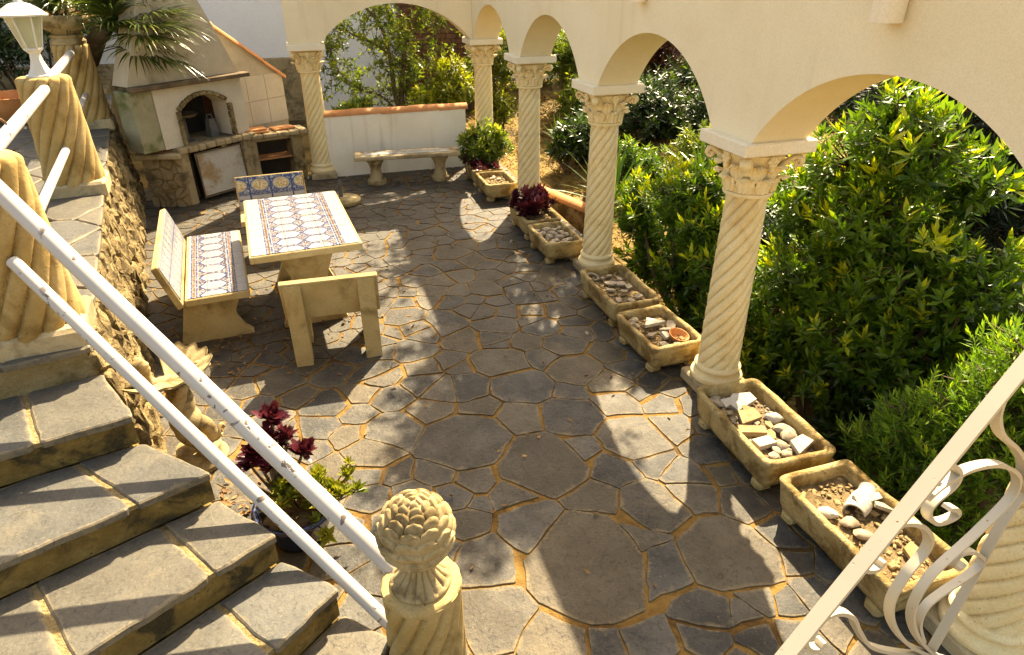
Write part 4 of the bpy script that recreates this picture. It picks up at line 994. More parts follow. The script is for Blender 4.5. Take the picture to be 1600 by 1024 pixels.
def torus(R0, r0, n=22, m=8):
    V = []; F = []
    for i in range(n):
        for j in range(m):
            a, b = 2*math.pi*i/n, 2*math.pi*j/m; V.append(((R0+r0*math.cos(b))*math.cos(a), (R0+r0*math.cos(b))*math.sin(a), r0*math.sin(b)))
    for i in range(n):
        for j in range(m): F.append((i*m+j, ((i+1) % n)*m+j, ((i+1) % n)*m+(j+1) % m, i*m+(j+1) % m))
    return V, F
V, F = torus(.05, .012); one(4, -.12, .27, mesh('stone_ring', V, F, M['pebble'], True), 'pale stone ring at the far end of the ring-shard trough', 'ring', (R(12), R(10), 0), .012, 'stone_ring')
shards(4, [(-.05, .22), (.03, .25), (.09, .16), (-.02, .1), (.1, -.0), (-.08, -.02), (.02, -.08), (-.1, -.22), (.09, -.2), (0, -.25), (.05, .07)], 'pale flat shard scattered in the soil of the ring-shard trough', 'shards of the ring-shard trough', M['pebble'], (.025, .05), .016)
pebs(7, [(-.02, .14), (.06, .1), (.02, .2)], (('nearest', 'rightmost', 'farthest'), 'small pale pebble on the bare soil trough'), 'pebbles of the bare soil trough', M['pebble'], (.025, .035), .6)
# nearest trough: white pottery and flat stones
def half_vase():
    V = []; F = []; prof = [(.055, 0), (.06, .05), (.058, .12), (.045, .17), (.05, .2), (.054, .205)]; n = 14
    for r_, z in prof:
        for q in (r_, r_-.008):
            for k in range(n+1): a = math.pi*1.15*k/n; V.append((q*math.cos(a), z, q*math.sin(a)))
    m = n+1
    for j in range(len(prof)-1):
        for k in range(n):
            a = j*2*m+k; b = (j+1)*2*m+k; F += [(a, a+1, b+1, b), (a+m+1, a+m, b+m, b+m+1)]
    for j in (0, len(prof)-1):
        for k in range(n): a = j*2*m+k; F.append((a, a+m, a+m+1, a+1))
    for j in range(len(prof)-1):
        for k in (0, n): a = j*2*m+k; b = (j+1)*2*m+k; F.append((a, b, b+m, a+m))
    return mesh('broken_vase', V, F, M['pebble_w'], True, sharp=50)
one(2, .01, .09, half_vase(), 'white fluted half of a broken vase in the nearest trough', 'pottery', (R(4), R(-12), R(-62)), .005, 'broken_vase')
one(2, .12, .12, shard_me([(-.1, -.025), (.08, -.02), (.1, .015), (-.09, .03)], .02, M['pebble_w']), 'long white strip leaning on the broken vase in the nearest trough', 'pottery', (R(20), R(6), R(4)), .05)
one(2, .16, .05, shard_me([(-.06, -.02), (.07, -.03), (.04, .04), (-.05, .03)], .018, M['pebble']), 'curved grey shard at the right side of the nearest trough', 'pottery', (R(-16), R(12), R(-30)), .035)
one(2, -.12, .12, pebble_me(.05, .034, .02, 4.1, M['pebble_w']), 'pale oval stone at the left side of the nearest trough', 'pebble', (0, 0, -.8), .012)
one(2, -.06, .04, pebble_me(.055, .035, .02, 5.1, M['pebble']), 'grey-white flat stone beside the broken vase', 'pebble', (0, 0, -.3), .012)
one(2, -.05, -.04, pebble_me(.05, .034, .018, 6.7, M['pebble']), 'flat stone in front of the broken vase in the nearest trough', 'pebble', (0, 0, -.2), .01)
one(2, .09, -.2, shard_me(irregular(.045, rr, 5), .016, M['pebble_o']), 'ochre flake near the near end of the nearest trough', 'stone', (R(6), 0, 1), .008)

# ------------------------------------------------------------------ birdbath with shell, blue pot
bbth = empty('shell_birdbath', (-.93, 3.5, 0), R(-12), 'weathered stone birdbath with a scallop shell held by a carved child', 'birdbath')
def shell():
    nr, na = 10, 150; V = []; F = []
    for lay in (0, 1):
        for i in range(nr+1):
            t = .08+.92*i/nr
            for j in range(na+1):
                a = R(-118+236*j/na); rib = math.cos(a*16.0); rad = .25*t*(1+.045*rib*t**3)
                z = .585+.085*t**2+.010*rib*t**1.3-lay*(.014)
                V.append((rad*math.cos(a)-.04, rad*math.sin(a), z))
    m = na+1; T = (nr+1)*m
    for i in range(nr):
        for j in range(na): a = i*m+j; F += [(a, a+1, a+m+1, a+m)[::-1], (T+a, T+a+1, T+a+m+1, T+a+m)]
    for j in range(na): a = nr*m+j; F += [(a, a+1, T+a+1, T+a)]; a = j; F.append((a, T+a, T+a+1, a+1))
    for i in range(nr):
        for j in (0, na): a = i*m+j; F.append((a, a+m, T+a+m, T+a))
    return V, F
link('shell_bowl', mesh('shell_bowl', *shell(), M['cast_stone'], True), bbth)
def blob(parts, name, m, parent, vox=.011):
    g = G(); V, F = ICO3
    for c, s, rot in parts: g.add(V*np.array(s), F, Matrix.Translation(c)@Matrix.Rotation(R(rot[0]), 4, 'X')@Matrix.Rotation(R(rot[1]), 4, 'Y'))
    o = g.build(name, m, parent, smooth=True); md = o.modifiers.new('remesh', 'REMESH'); md.mode = 'VOXEL'; md.voxel_size = vox; md.use_smooth_shade = True
    s = o.modifiers.new('smooth', 'SMOOTH'); s.factor = .5; s.iterations = 2; return o
fig = blob([((0, 0, .42), (.075, .085, .13), (0, 0)), ((.01, 0, .53), (.06, .09, .06), (0, 0)), ((-.0, 0, .30), (.09, .095, .09), (0, 0)),
      ((.04, .07, .22), (.1, .05, .055), (0, 35)), ((.04, -.07, .22), (.1, .05, .055), (0, 35)), ((.09, .07, .13), (.045, .042, .1), (0, 0)), ((.09, -.07, .13), (.045, .042, .1), (0, 0)),
      ((.05, .12, .5), (.035, .035, .09), (25, 25)), ((.05, -.12, .5), (.035, .035, .09), (-25, 25)), ((.09, .13, .58), (.03, .03, .06), (0, 30)), ((.09, -.13, .58), (.03, .03, .06), (0, 30)),
      ((.11, .1, .615), (.03, .022, .02), (0, 0)), ((.11, -.1, .615), (.03, .022, .02), (0, 0)),
      ((-.15, 0, .60), (.04, .04, .05), (0, 0)), ((-.05, 0, .56), (.1, .06, .035), (0, -10)),
      ((-.16, 0, .665), (.046, .044, .05), (0, 0)), ((-.116, 0, .658), (.011, .009, .01), (0, 0)), ((-.125, .022, .645), (.016, .014, .014), (0, 0)), ((-.125, -.022, .645), (.016, .014, .014), (0, 0)),
      ((-.12, 0, .632), (.01, .014, .005), (0, 0)), ((-.12, 0, .685), (.014, .03, .008), (0, 0)),
      ((-.175, .03, .695), (.03, .024, .024), (0, 0)), ((-.175, -.03, .695), (.03, .024, .024), (0, 0)), ((-.15, 0, .705), (.024, .028, .018), (0, 0))], 'carved_child', M['cast_stone'], bbth)
V, F = lathe([(.15, 0), (.155, .03), (.14, .05), (.13, .07), (.125, .11)], 28); link('foot', mesh('foot', V, F, M['cast_stone'], True, sharp=45), bbth, (.03, 0, 0))
for s in (-1, 1):
    a = np.linspace(0, 4.6*math.pi/2, 26); V, F = tube([(.12+.0*t, s*.1+(.045-.0055*t)*math.cos(t)*s, .10+(.045-.0055*t)*math.sin(t)) for t in a], [.014-.0006*i*.5 for i in range(26)], 8)
    link('scroll', mesh('scroll', V, F, M['cast_stone'], True), bbth, (.015, 0, .03))
pot = empty('blue_pot', (-.345, 2.69, 0), 0, 'round glazed dark blue flowerpot on the patio below the stair rails', 'pot')
V, F = lathe([(.12, .006), (.13, .012), (.15, .06), (.175, .13), (.19, .18), (.205, .195), (.21, .21), (.205, .222), (.19, .224), (.18, .215), (.172, .18)], 56, close=False)
F.append(tuple(range(55, -1, -1))); link('bowl', mesh('bowl', V, F, M['blue'], True, sharp=60), pot)
V, F = lathe([(.176, .19), (.1, .198), (.03, .203)], 30); V = rough(np.array(V), .01, 30); link('soil', mesh('soil', V, F, M['soil'], True), pot)

# ------------------------------------------------------------------ scrolled iron stair railing (lower right)
ir = empty('iron_stair_railing', (0, 0, 0), 0, 'cream painted wrought iron stair railing with scrolls in the near right corner', 'railing')
A0 = Vector((.90, .745, 1.17)); A1 = Vector((1.49, .87, 1.79)); ed = (A1-A0); hd = Vector((ed.x, ed.y, 0)).normalized(); nd = hd.cross(Vector((0, 0, 1)))
CAMP = Vector((0, 0, 2.6))
ir.location = (A0.x, A0.y, A0.z-.9)
def uv(u, z): return Vector((A0.x, A0.y, A0.z))+hd*u+Vector((0, 0, z))
IRON = [('scroll', 0.026, [(0.395, 0.378), (0.344, 0.409), (0.331, 0.442), (0.381, 0.447), (0.468, 0.387), (0.487, 0.335), (0.421, 0.31), (0.405, 0.28), (0.452, 0.226), (0.513, 0.196), (0.574, 0.189), (0.549, 0.223), (0.505, 0.246)]), ('scroll', 0.028, [(0.266, 0.192), (0.258, 0.171), (0.207, 0.192), (0.172, 0.233), (0.179, 0.299), (0.276, 0.305), (0.395, 0.242), (0.475, 0.156), (0.481, 0.101), (0.429, 0.044), (0.407, -0.044), (0.473, -0.18), (0.639, -0.383), (0.847, -0.578), (1.046, -0.75)]), ('scroll', 0.028, [(0.367, 0.343), (0.426, 0.362), (0.533, 0.362), (0.692, 0.309), (0.834, 0.219), (0.889, 0.148), (0.876, 0.088), (0.745, 0.018), (0.587, -0.046), (0.555, -0.158), (0.634, -0.312), (0.8, -0.515), (0.983, -0.697)]), ('scroll', 0.026, [(0.77, -0.101), (0.742, -0.104), (0.697, -0.061), (0.715, -0.03), (0.804, -0.072), (0.91, -0.166), (0.855, -0.199), (0.72, -0.196), (0.643, -0.213), (0.647, -0.293), (0.738, -0.436)]), ('scroll', 0.026, [(0.123, -0.012), (0.114, -0.034), (0.068, -0.002), (0.04, 0.049), (0.059, 0.088), (0.131, 0.086), (0.22, 0.017), (0.286, -0.082), (0.395, -0.222), (0.605, -0.4), (0.866, -0.598)]), ('scroll', 0.028, [(0.543, 0.564), (0.56, 0.509), (0.627, 0.432), (0.756, 0.336), (0.851, 0.248), (0.911, 0.149), (1.023, 0.032)]), ('bar', 0.03, [(0.85, -0.697), (0.848, -0.563), (0.901, -0.251), (0.917, -0.047), (0.965, 0.092), (1.011, 0.203)])]
def ribbon(name, pts, w, th, curl=True):
    P = [uv(a, b) for a, b in pts]; V = []; F = []
    for i, p in enumerate(P):
        t = (P[min(i+1, len(P)-1)]-P[max(i-1, 0)]).normalized(); n_ = nd.cross(t).normalized()
        for s, q in ((-1, -1), (1, -1), (1, 1), (-1, 1)): V.append(tuple(p+nd*(s*w/2)+n_*(q*th/2)-ir.location))
    for i in range(len(P)-1):
        for k in range(4): l = (k+1) % 4; F.append((i*4+k, i*4+l, i*4+4+l, i*4+4+k))
    F += [(3, 2, 1, 0), tuple((len(P)-1)*4+k for k in range(4))]
    return link(name, mesh(name, V, F, M['iron'], True, sharp=40), ir)
d0 = ed.normalized()
eu = (A1-A0).dot(hd); sl_ = (A1.z-A0.z)/eu
ribbon('handrail', [(-.9+k*.08, (-.9+k*.08)*sl_+.012) for k in range(26)], .036, .014)
for kind, w, pts in IRON:
    ribbon('bar' if kind == 'bar' else 'scroll', [(q[0]+.008, min(q[1]-.012, (q[0]+.008)*sl_-.004)) for q in spline(pts, 7)], w*.9, .011)

# ------------------------------------------------------------------ plants
def unit(v): return v/np.maximum(np.linalg.norm(v, axis=-1, keepdims=True), 1e-9)
def leaf_cloud(P, A, nleaf, length, width, spread=(35, 80), twig=.0, droop=.15, vary=.35, young=0.0, rg=None, age=None):
    """whorls of small folded leaves at tips P with axes A -> verts, tris, per-leaf value"""
    rg = rg or rng; N = len(P)*nleaf
    Pp = np.repeat(P, nleaf, 0); Ax = unit(np.repeat(A, nleaf, 0)); k = np.tile(np.arange(nleaf), len(P))
    ref = np.where(np.abs(Ax[:, 2:3]) > .9, np.array([[1., 0, 0]]), np.array([[0, 0, 1.]]))
    e1 = unit(np.cross(Ax, ref)); e2 = np.cross(Ax, e1)
    az = k*2.399+np.repeat(rg.uniform(0, 6.28, len(P)), nleaf)+rg.normal(0, .25, N)
    pol = np.radians(spread[0]+(spread[1]-spread[0])*(k/max(1, nleaf-1))+rg.normal(0, 9, N))
    out = e1*np.cos(az)[:, None]+e2*np.sin(az)[:, None]
    D = unit(Ax*np.cos(pol)[:, None]+out*np.sin(pol)[:, None])
    base = Pp-Ax*(twig*(k/max(1, nleaf-1)))[:, None]
    S = unit(np.cross(D, Ax)+1e-6); Nn = np.cross(S, D)
    L = (length*(1+rg.normal(0, vary*.5, N)).clip(.45, 1.6))[:, None]; W = L*(width/length)
    b = base; m = base+D*L*.5+Nn*W*-.18; l = base+D*L*.47+S*W*.5+Nn*W*.1; r = base+D*L*.47-S*W*.5+Nn*W*.1
    t = base+D*L-Nn*L*droop*rg.uniform(0, 1, (N, 1))
    V = np.stack([b, l, m, r, t], 1).reshape(-1, 3); o = np.arange(N)[:, None]*5
    F = np.stack([o+np.array([[0, 2, 1]]), o+np.array([[0, 3, 2]]), o+np.array([[2, 4, 1]]), o+np.array([[2, 3, 4]])], 1).reshape(-1, 3)
    age = rg.uniform(0, .75, len(P)) if age is None else age
    v = (np.repeat(age, nleaf)+rg.uniform(-.2, .25, N)+young*(1-k/max(1, nleaf-1))).clip(0, 1)
    return V, F, np.repeat(v, 4)
def merge(parts):
    Vs, Fs, vs_ = [], [], []; n = 0
    for V, F, v in parts: Vs.append(V); Fs.append(F+n); vs_.append(v); n += len(V)
    return np.concatenate(Vs), np.concatenate(Fs), np.concatenate(vs_)
def crown(parent, origin, parts, m, name='crown'):
    V, F, v = merge(parts); return link(name, mesh(name, V-np.array(origin), F, m, False, attr=[('v', 'FACE', v)]), parent)
def shrub(name, label, cat, base, clumps, tips, leaf, mat, group=None, inner=.35, upb=.7, trunk_r=.03, twigs=.3, seed=1, flat=1.0, part='crown'):
    """clumps (x,y,z,r) in scene metres; leaf=(n,len,width,spread,twig,droop,young)"""
    rg = np.random.default_rng(seed); o = empty(name, base, 0, label, cat, group); g = G(); parts = []; B = np.array(base)
    rtot = sum(c[3]**2 for c in clumps)
    for (x, y, z, r) in clumps:
        c = np.array((x, y, z)); nt = max(6, int(tips*r*r/rtot))
        d = unit(rg.normal(size=(nt, 3))); rad = np.where(rg.random(nt) < inner, rg.uniform(.3, .8, nt), rg.uniform(.82, 1.12, nt))
        rad = rad*(1+.18*np.sin(d[:, 0]*5+d[:, 2]*4+x*7))
        P = c+d*np.array((1, 1, flat))*(r*rad)[:, None]; A = unit(d*.75+np.array((0, 0, upb))+rg.normal(0, .25, (nt, 3)))
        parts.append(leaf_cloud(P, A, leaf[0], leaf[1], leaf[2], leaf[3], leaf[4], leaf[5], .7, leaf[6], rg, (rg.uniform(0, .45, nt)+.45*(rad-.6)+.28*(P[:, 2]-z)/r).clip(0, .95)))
        mid = B*.45+c*.55+rg.normal(0, .06, 3); pts = spline([B-B, mid-B, c-B], 4); g.add(*tube(pts, list(np.linspace(trunk_r, trunk_r*.4, len(pts))), 6))
        for q in P[:int(nt*twigs)]: g.add(*tube([c-B+(q-c)*.1, c-B+(q-c)*.6+rg.normal(0, .01, 3), q-B], [trunk_r*.3, trunk_r*.18, trunk_r*.08], 3))
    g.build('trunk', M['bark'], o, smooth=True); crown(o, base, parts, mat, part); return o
def gz(x, y): return terrain(x, y)
PL = (14, .078, .024, (10, 84), .08, .12, .25)
cb = [(3.6, 3.39, 1.73, .26), (3.6, 3.66, 1.37, .30), (3.6, 3.11, 1.63, .24), (3.65, 4.06, 1.02, .30), (3.6, 3.3, 1.16, .34), (3.6, 3.63, .71, .36), (3.6, 2.93, .9, .34), (3.6, 3.94, .3, .36), (3.6, 3.2, .39, .36), (3.7, 2.6, .93, .28), (3.6, 3.8, -.16, .32), (3.6, 3.29, -.1, .32), (3.6, 2.82, .44, .3), (3.9, 2.95, 1.47, .2), (3.9, 3.05, 1.3, .16), (3.85, 3.5, .9, .3), (3.9, 3.9, .6, .3)]
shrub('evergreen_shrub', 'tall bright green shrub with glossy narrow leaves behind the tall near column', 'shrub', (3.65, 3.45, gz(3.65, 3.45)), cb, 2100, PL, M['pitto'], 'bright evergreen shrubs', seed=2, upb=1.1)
ca = [(3.3, 6.0, .25, .28), (3.35, 5.4, .62, .3), (3.35, 4.84, .48, .3), (3.35, 5.9, -.15, .28), (3.35, 5.15, -.02, .3), (3.35, 4.5, .25, .3), (3.4, 5.04, .85, .24), (3.35, 4.26, -.12, .3), (3.4, 3.95, -.3, .26), (3.35, 6.2, .42, .2), (3.4, 4.9, -.4, .25), (3.55, 5.5, .3, .3)]
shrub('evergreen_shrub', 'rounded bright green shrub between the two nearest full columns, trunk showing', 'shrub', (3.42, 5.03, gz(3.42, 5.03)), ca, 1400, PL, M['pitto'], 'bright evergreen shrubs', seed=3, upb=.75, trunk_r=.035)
DLf = (8, .09, .03, (30, 85), .07, .2, .1)
FL = (14, .075, .011, (35, 80), .11, .05, .0)
cf = [(5.6, 4.66, 1.6, .7), (5.6, 4.07, 1.3, .7), (5.6, 5.03, 1.7, .6), (5.6, 3.9, .74, .7), (5.6, 3.5, .36, .6), (5.5, 3.98, .13, .6), (5.6, 3.5, -.2, .5), (5.6, 5.1, 1.2, .6), (5.5, 4.43, .9, .6), (5.7, 4.2, 2.1, .7), (5.8, 5.0, 2.4, .6), (5.8, 4.4, 2.9, .6), (5.6, 3.2, 1.2, .6), (5.9, 4.5, 3.5, .4)]
shrub('fir_tree', 'dark blue-green fir filling the background behind the tall bright shrub', 'tree', (5.9, 4.3, gz(5.9, 4.3)), cf, 4200, FL, M['fir'], seed=4, upb=-.1, trunk_r=.07, twigs=.15, flat=.75)
TF = (12, .05, .009, (12, 60), .09, .0, .2)
ct = [(3.1, 2.2, .3, .22), (3.15, 2.0, .5, .24), (3.15, 1.87, .7, .25), (3.1, 2.3, .03, .2), (3.1, 1.98, .18, .24), (3.15, 1.8, .95, .24), (3.15, 1.72, .45, .26), (3.1, 2.45, .0, .17), (3.05, 2.14, -.1, .2), (3.1, 1.8, -.05, .2), (3.3, 1.5, .4, .3), (3.3, 1.6, .9, .3)]
shrub('feathery_conifer', 'low bright green feathery conifer behind the scrolled iron railing', 'shrub', (3.25, 1.95, gz(3.25, 1.95)), ct, 2800, TF, M['thuja'], seed=5, upb=.9, trunk_r=.03)
cd = [(3.7, 3.2, -.5, .24), (3.8, 2.87, -.05, .3), (3.9, 2.6, .35, .3), (3.5, 3.84, -.68, .2), (3.5, 2.95, -.55, .2), (4.1, 2.36, .6, .35), (4.2, 3.0, .1, .35), (3.4, 2.6, -.4, .2)]
shrub('dark_shrub', 'dark leafy undergrowth between the bright shrub and the feathery conifer', 'shrub', (3.9, 2.8, gz(3.9, 2.8)), cd, 1000, DLf, M['dark_leaf'], 'dark garden shrubs', seed=6)
def bush(x, y, z, r, label, mat='dark_leaf', leaf=DLf, tips=420, seed=0, name='dark_shrub', n=6, grp='dark garden shrubs', flat=.85):
    rg = random.Random(seed*13+1); cl = [(x+rg.uniform(-.6, .6)*r, y+rg.uniform(-.6, .6)*r, z+rg.uniform(-.45, .5)*r, r*rg.uniform(.45, .7)) for _ in range(n)]
    return shrub(name, label, 'shrub', (x, y, gz(x, y)), cl, tips, leaf, M[mat], grp, seed=seed+50, flat=flat)
# garden seen through the arches
bush(7.0, 12.4, 1.2, .9, 'russet-leaved bush high behind the arch beside the tall near column', 'redbush', (7, .12, .035, (30, 90), .1, .2, .2), 800, 1, 'russet_bush', 7, 'far garden bushes')
bush(6.6, 10.8, .5, .9, 'dark evergreen bush right of the russet bush seen through the nearest full arch', seed=2, tips=900)
bush(7.2, 13.6, .6, .9, 'dark evergreen bush left of the russet bush seen through the nearest full arch', seed=3, tips=800)
bush(5.4, 8.3, .25, .55, 'mid green bush above the sword-leaved plant', 'sparse_leaf', seed=4, tips=500)
bush(6.0, 14.8, 1.4, 1.0, 'tall dark bush behind the third arch from the right', seed=5, tips=900)
bush(4.7, 11.9, 1.35, .6, 'yellow-green bush filling the top of the second arch', 'sparse_leaf', seed=6, tips=520)
bush(4.6, 11.0, .55, .5, 'leafy green bush on the straw bank in the second arch', 'sparse_leaf', seed=7, tips=420)
bush(4.3, 9.6, .3, .5, 'dark glossy bush on the bank in the second arch', seed=14, tips=600)
bush(5.6, 10.2, .5, .7, 'dense dark bush between the russet bush and the third column', seed=15, tips=800)
bush(5.2, 12.9, 1.0, .8, 'dense green bush deep behind the third column', 'sparse_leaf', seed=16, tips=800)
bush(4.5, 6.3, .0, .45, 'dark leafy bush behind the large sword-leaved plant', seed=17, tips=500)
bush(4.3, 8.1, .15, .45, 'rounded mid green bush left of the large sword-leaved plant', 'pitto', seed=61, tips=420)
bush(5.3, 7.3, .25, .6, 'dense dark bush behind the rounded bright shrub', seed=62, tips=700)
bush(4.7, 4.9, .15, .7, 'dense dark bush behind the gap between the two bright shrubs', seed=63, tips=900)
bush(4.5, 5.9, .1, .6, 'dark bush behind the rounded bright shrub, nearer the tall column', seed=64, tips=700)
bush(6.4, 9.2, .6, .7, 'tall dark bush deep in the nearest full arch', seed=65, tips=800)
bush(5.0, 10.9, .5, .55, 'green bush beside the straw bank in the second arch', 'sparse_leaf', seed=66, tips=500)
bush(4.9, 2.6, .6, .7, 'deep green bush at the far right behind the feathery conifer', seed=67, tips=900)
bush(5.0, 1.7, .8, .7, 'dark bush at the right edge above the iron railing', seed=68, tips=800)
bush(3.7, 9.2, .3, .33, 'low dark bush just behind the second column of the arcade', seed=8, tips=330)
bush(3.3, 11.8, 1.2, .55, 'golden green shrub seen between the corner column and the next one', 'gold_leaf', seed=9, tips=420, name='golden_shrub', grp='golden shrubs')
bush(3.2, 11.3, .45, .4, 'lower golden green shrub behind the corner column', 'gold_leaf', seed=10, tips=260, name='golden_shrub', grp='golden shrubs')
bush(2.3, 10.9, .95, .42, 'golden green shrub behind the right end of the low white wall', 'gold_leaf', seed=11, tips=420, name='golden_shrub', grp='golden shrubs')
bush(1.85, 10.7, .75, .28, 'small golden shrub at the foot of the multi-stemmed tree', 'gold_leaf', seed=12, tips=240, name='golden_shrub', grp='golden shrubs')
bush(.75, 10.6, .72, .3, 'clipped green bush just behind the left half of the low white wall', 'sparse_leaf', seed=13, tips=300, flat=.5)
for i, (x, y, z, r, l) in enumerate(((9.5, 9.5, 1.0, 1.5, 'large dark bush far behind the bright shrub'), (10.5, 14.0, 1.6, 1.7, 'far dark bush behind the nearest full arch'), (8.6, 17.5, 1.8, 1.7, 'far dark bush behind the second arch'),
        (5.6, 19, 1.9, 1.6, 'far dark bush behind the corner column'), (8.0, 5.8, .8, 1.3, 'dark bush behind the fir'), (13, 9, 2.0, 2.0, 'dark bush on the far right slope'), (12.5, 17.5, 2.6, 2.0, 'dark bush at the top of the far slope'))):
    bush(x, y, z, r, l, seed=20+i, tips=900, n=7, leaf=(7, .17, .06, (30, 90), .15, .2, .1))
# overhead trees standing in the garden beyond the arches; their crowns dapple the patio
def tree(name, label, base, h, clumps, tips, leaf, mat, seed, tr=.07):
    rg = np.random.default_rng(seed); o = empty(name, base, 0, label, 'tree', 'trees beyond the arches'); B = np.array(base); g = G(); parts = []
    top = np.array((base[0]+.2, base[1]+.1, h)); g.add(*tube(spline([B-B, (B*.5+top*.5)-B+np.array((.12, -.08, 0)), top-B], 6), list(np.linspace(tr, tr*.5, 13)), 9))
    for (x, y, z, r) in clumps:
        c = np.array((x, y, z)); nt = int(tips/len(clumps)); d = unit(rg.normal(size=(nt, 3))); P = c+d*(r*rg.uniform(.25, 1.15, nt))[:, None]
        A = unit(d+np.array((0, 0, .2))+rg.normal(0, .3, (nt, 3))); parts.append(leaf_cloud(P, A, *leaf[:2], leaf[2], leaf[3], leaf[4], leaf[5], .4, leaf[6], rg))
        g.add(*tube(spline([top-B-np.array((0, 0, .5)), (top+c)/2-B+rg.normal(0, .1, 3), c-B], 4), list(np.linspace(tr*.5, tr*.12, 9)), 6))
        for q in P[:nt//3]: g.add(*tube([c-B, c-B+(q-c)*.6+rg.normal(0, .03, 3), q-B], [.014, .008, .003], 3))
    g.build('trunk', M['bark'], o, smooth=True); crown(o, base, parts, M[mat])
tree('garden_tree', 'slim dark trunk of a tree standing just right of the third column', (3.28, 7.6, gz(3.28, 7.6)), 3.4, [(3.9, 8.6, 4.3, .8), (3.2, 9.6, 4.5, .7), (4.6, 9.3, 4.6, .75), (4.2, 7.8, 3.9, .55), (3.4, 8.0, 4.9, .6), (5.0, 8.2, 4.4, .6), (2.95, 6.3, 4.2, .55), (3.2, 6.0, 4.1, .45), (4.1, 7.1, 4.2, .45), (2.6, 6.0, 4.2, .5), (2.7, 6.6, 4.1, .45), (3.4, 6.9, 4.0, .5)], 1500, (8, .11, .045, (30, 90), .1, .2, .1), 'sparse_leaf', 71, .05)
tree('garden_tree', 'tree whose trunk stands behind the corner column', (3.05, 13.2, gz(3.05, 13.2)), 3.6, [(2.6, 12.6, 4.6, .9), (1.6, 13.2, 4.8, .8), (3.6, 12.2, 4.9, .8), (2.4, 11.6, 4.3, .6)], 420, (8, .12, .05, (30, 90), .1, .2, .1), 'sparse_leaf', 72, .09)
# small multi-stemmed tree behind the low wall
def small_tree():
    rg = np.random.default_rng(15); base = np.array((1.55, 11.2, .3)); o = empty('multi_stem_tree', tuple(base), 0, 'small multi-stemmed tree with sparse leaves behind the low white wall', 'tree')
    g = G(); parts = []; segs = []
    mains = [[(0, 0, 0), (-.02, 0, .5), (.06, 0, 1.0), (.15, 0, 1.4), (.5, .05, 1.9), (.8, .1, 2.6)], [(.06, 0, 0), (.1, .04, .6), (.14, .02, 1.05), (-.1, .1, 1.5), (-.1, .1, 2.3)], [(.0, .05, 0), (-.12, 0, .5), (-.16, 0, 1.1), (-.3, 0, 1.6), (-.8, .1, 2.1)],
             [(-.03, 0, .1), (-.3, .05, .45), (-.7, .1, .62), (-1.0, .05, .95), (-1.05, 0, 1.3)], [(.05, 0, .1), (.35, .1, .4), (.75, .05, .65), (1.0, .1, .8)], [(.1, 0, .9), (-.35, .1, 1.25), (-.75, 0, 1.45), (-.95, .05, 1.75)], [(.14, 0, 1.3), (.5, -.1, 1.35), (.85, 0, 1.6)]]
    for mi, mp in enumerate(mains):
        pts = spline([np.array(p) for p in mp], 5); r0 = .05 if mi < 3 else .024; g.add(*tube(pts, list(np.linspace(r0, r0*.3, len(pts))), 7))
        for k in range(5, len(pts)):
            for _ in range(3):
                d = unit(rg.normal(size=3)*np.array((1, .8, .8))+np.array((0, 0, .35))); L = rg.uniform(.15, .42); e = pts[k]+d*L
                g.add(*tube([pts[k], pts[k]+d*L*.5+rg.normal(0, .03, 3), e], [.008, .005, .0025], 3)); segs += [(e, d), (pts[k]+d*L*.6, d)]
                for _ in range(2):
                    d2 = unit(d+rg.normal(0, .6, 3)); e2 = e+d2*rg.uniform(.06, .2); g.add(*tube([e, e2], [.003, .0015], 3)); segs.append((e2, d2))
    P = np.array([s[0] for s in segs])+base; A = np.array([s[1] for s in segs])
    g.build('trunk', M['bark'], o, smooth=True); crown(o, tuple(base), [leaf_cloud(P, A, 5, .075, .035, (35, 90), .08, .25, .4, .2, rg)], M['sparse_leaf'])
small_tree()
# sword-leaved plants
def blade(base, d, up, L, w, bend, n=6):
    V = []; F = []; side = np.cross(d, up); side = side/max(np.linalg.norm(side), 1e-6); nn = np.cross(side, d); p = np.array(base, float); t = d.copy()
    for i in range(n+1):
        f = i/n; ww = w*(.6+.5*math.sin(math.pi*min(1, f*.9+.1)))*(1-f**3) if i < n else .0005
        V += [p+side*ww*.5+nn*ww*.12, p-nn*ww*.02, p-side*ww*.5+nn*ww*.12]; p = p+t*(L/n); t = unit(t+np.array((0, 0, -bend*(f+.1)/n*2.2)))
    for i in range(n):
        a = i*3; F += [(a, a+3, a+4), (a, a+4, a+1), (a+1, a+4, a+5), (a+1, a+5, a+2)]
    return V, F
def sword(name, label, base, n, L, w, group, seed, stem=.15, elev=(15, 85)):
    rg = np.random.default_rng(seed); o = empty(name, base, 0, label, 'plant', group)
    for k in range(n):
        az = k*2.399+rg.normal(0, .2); el = R(rg.uniform(*elev)); d = np.array((math.cos(az)*math.cos(el), math.sin(az)*math.cos(el), math.sin(el)))
        V, F = blade((0, 0, stem+rg.uniform(-.05, .05)), d, np.array((0, 0, 1.)), L*rg.uniform(.7, 1.1), w*rg.uniform(.8, 1.1), rg.uniform(.15, .7)*(1.2-math.sin(el)))
        link('blade', mesh('blade', V, F, M['yucca'], True, attr=[('v', 'FACE', [float(rg.uniform(0, 1))]*len(F))]), o)
    V, F = lathe([(.06, -.05), (.05, stem)], 10); link('stem', mesh('stem', V, F, M['bark'], True), o)
sword('sword_plant', 'large sword-leaved plant just right of the third column', (3.3, 6.85, -.2), 46, .8, .055, 'sword-leaved plants', 31, .3)
sword('sword_plant', 'smaller sword-leaved plant between the bright shrub and the tall near column', (4.6, 7.0, .0), 34, .75, .04, 'sword-leaved plants', 32, .25)
sword('sword_plant', 'small spiky plant on the straw bank in the second arch', (3.9, 10.2, .0), 26, .45, .03, 'sword-leaved plants', 33, .1)
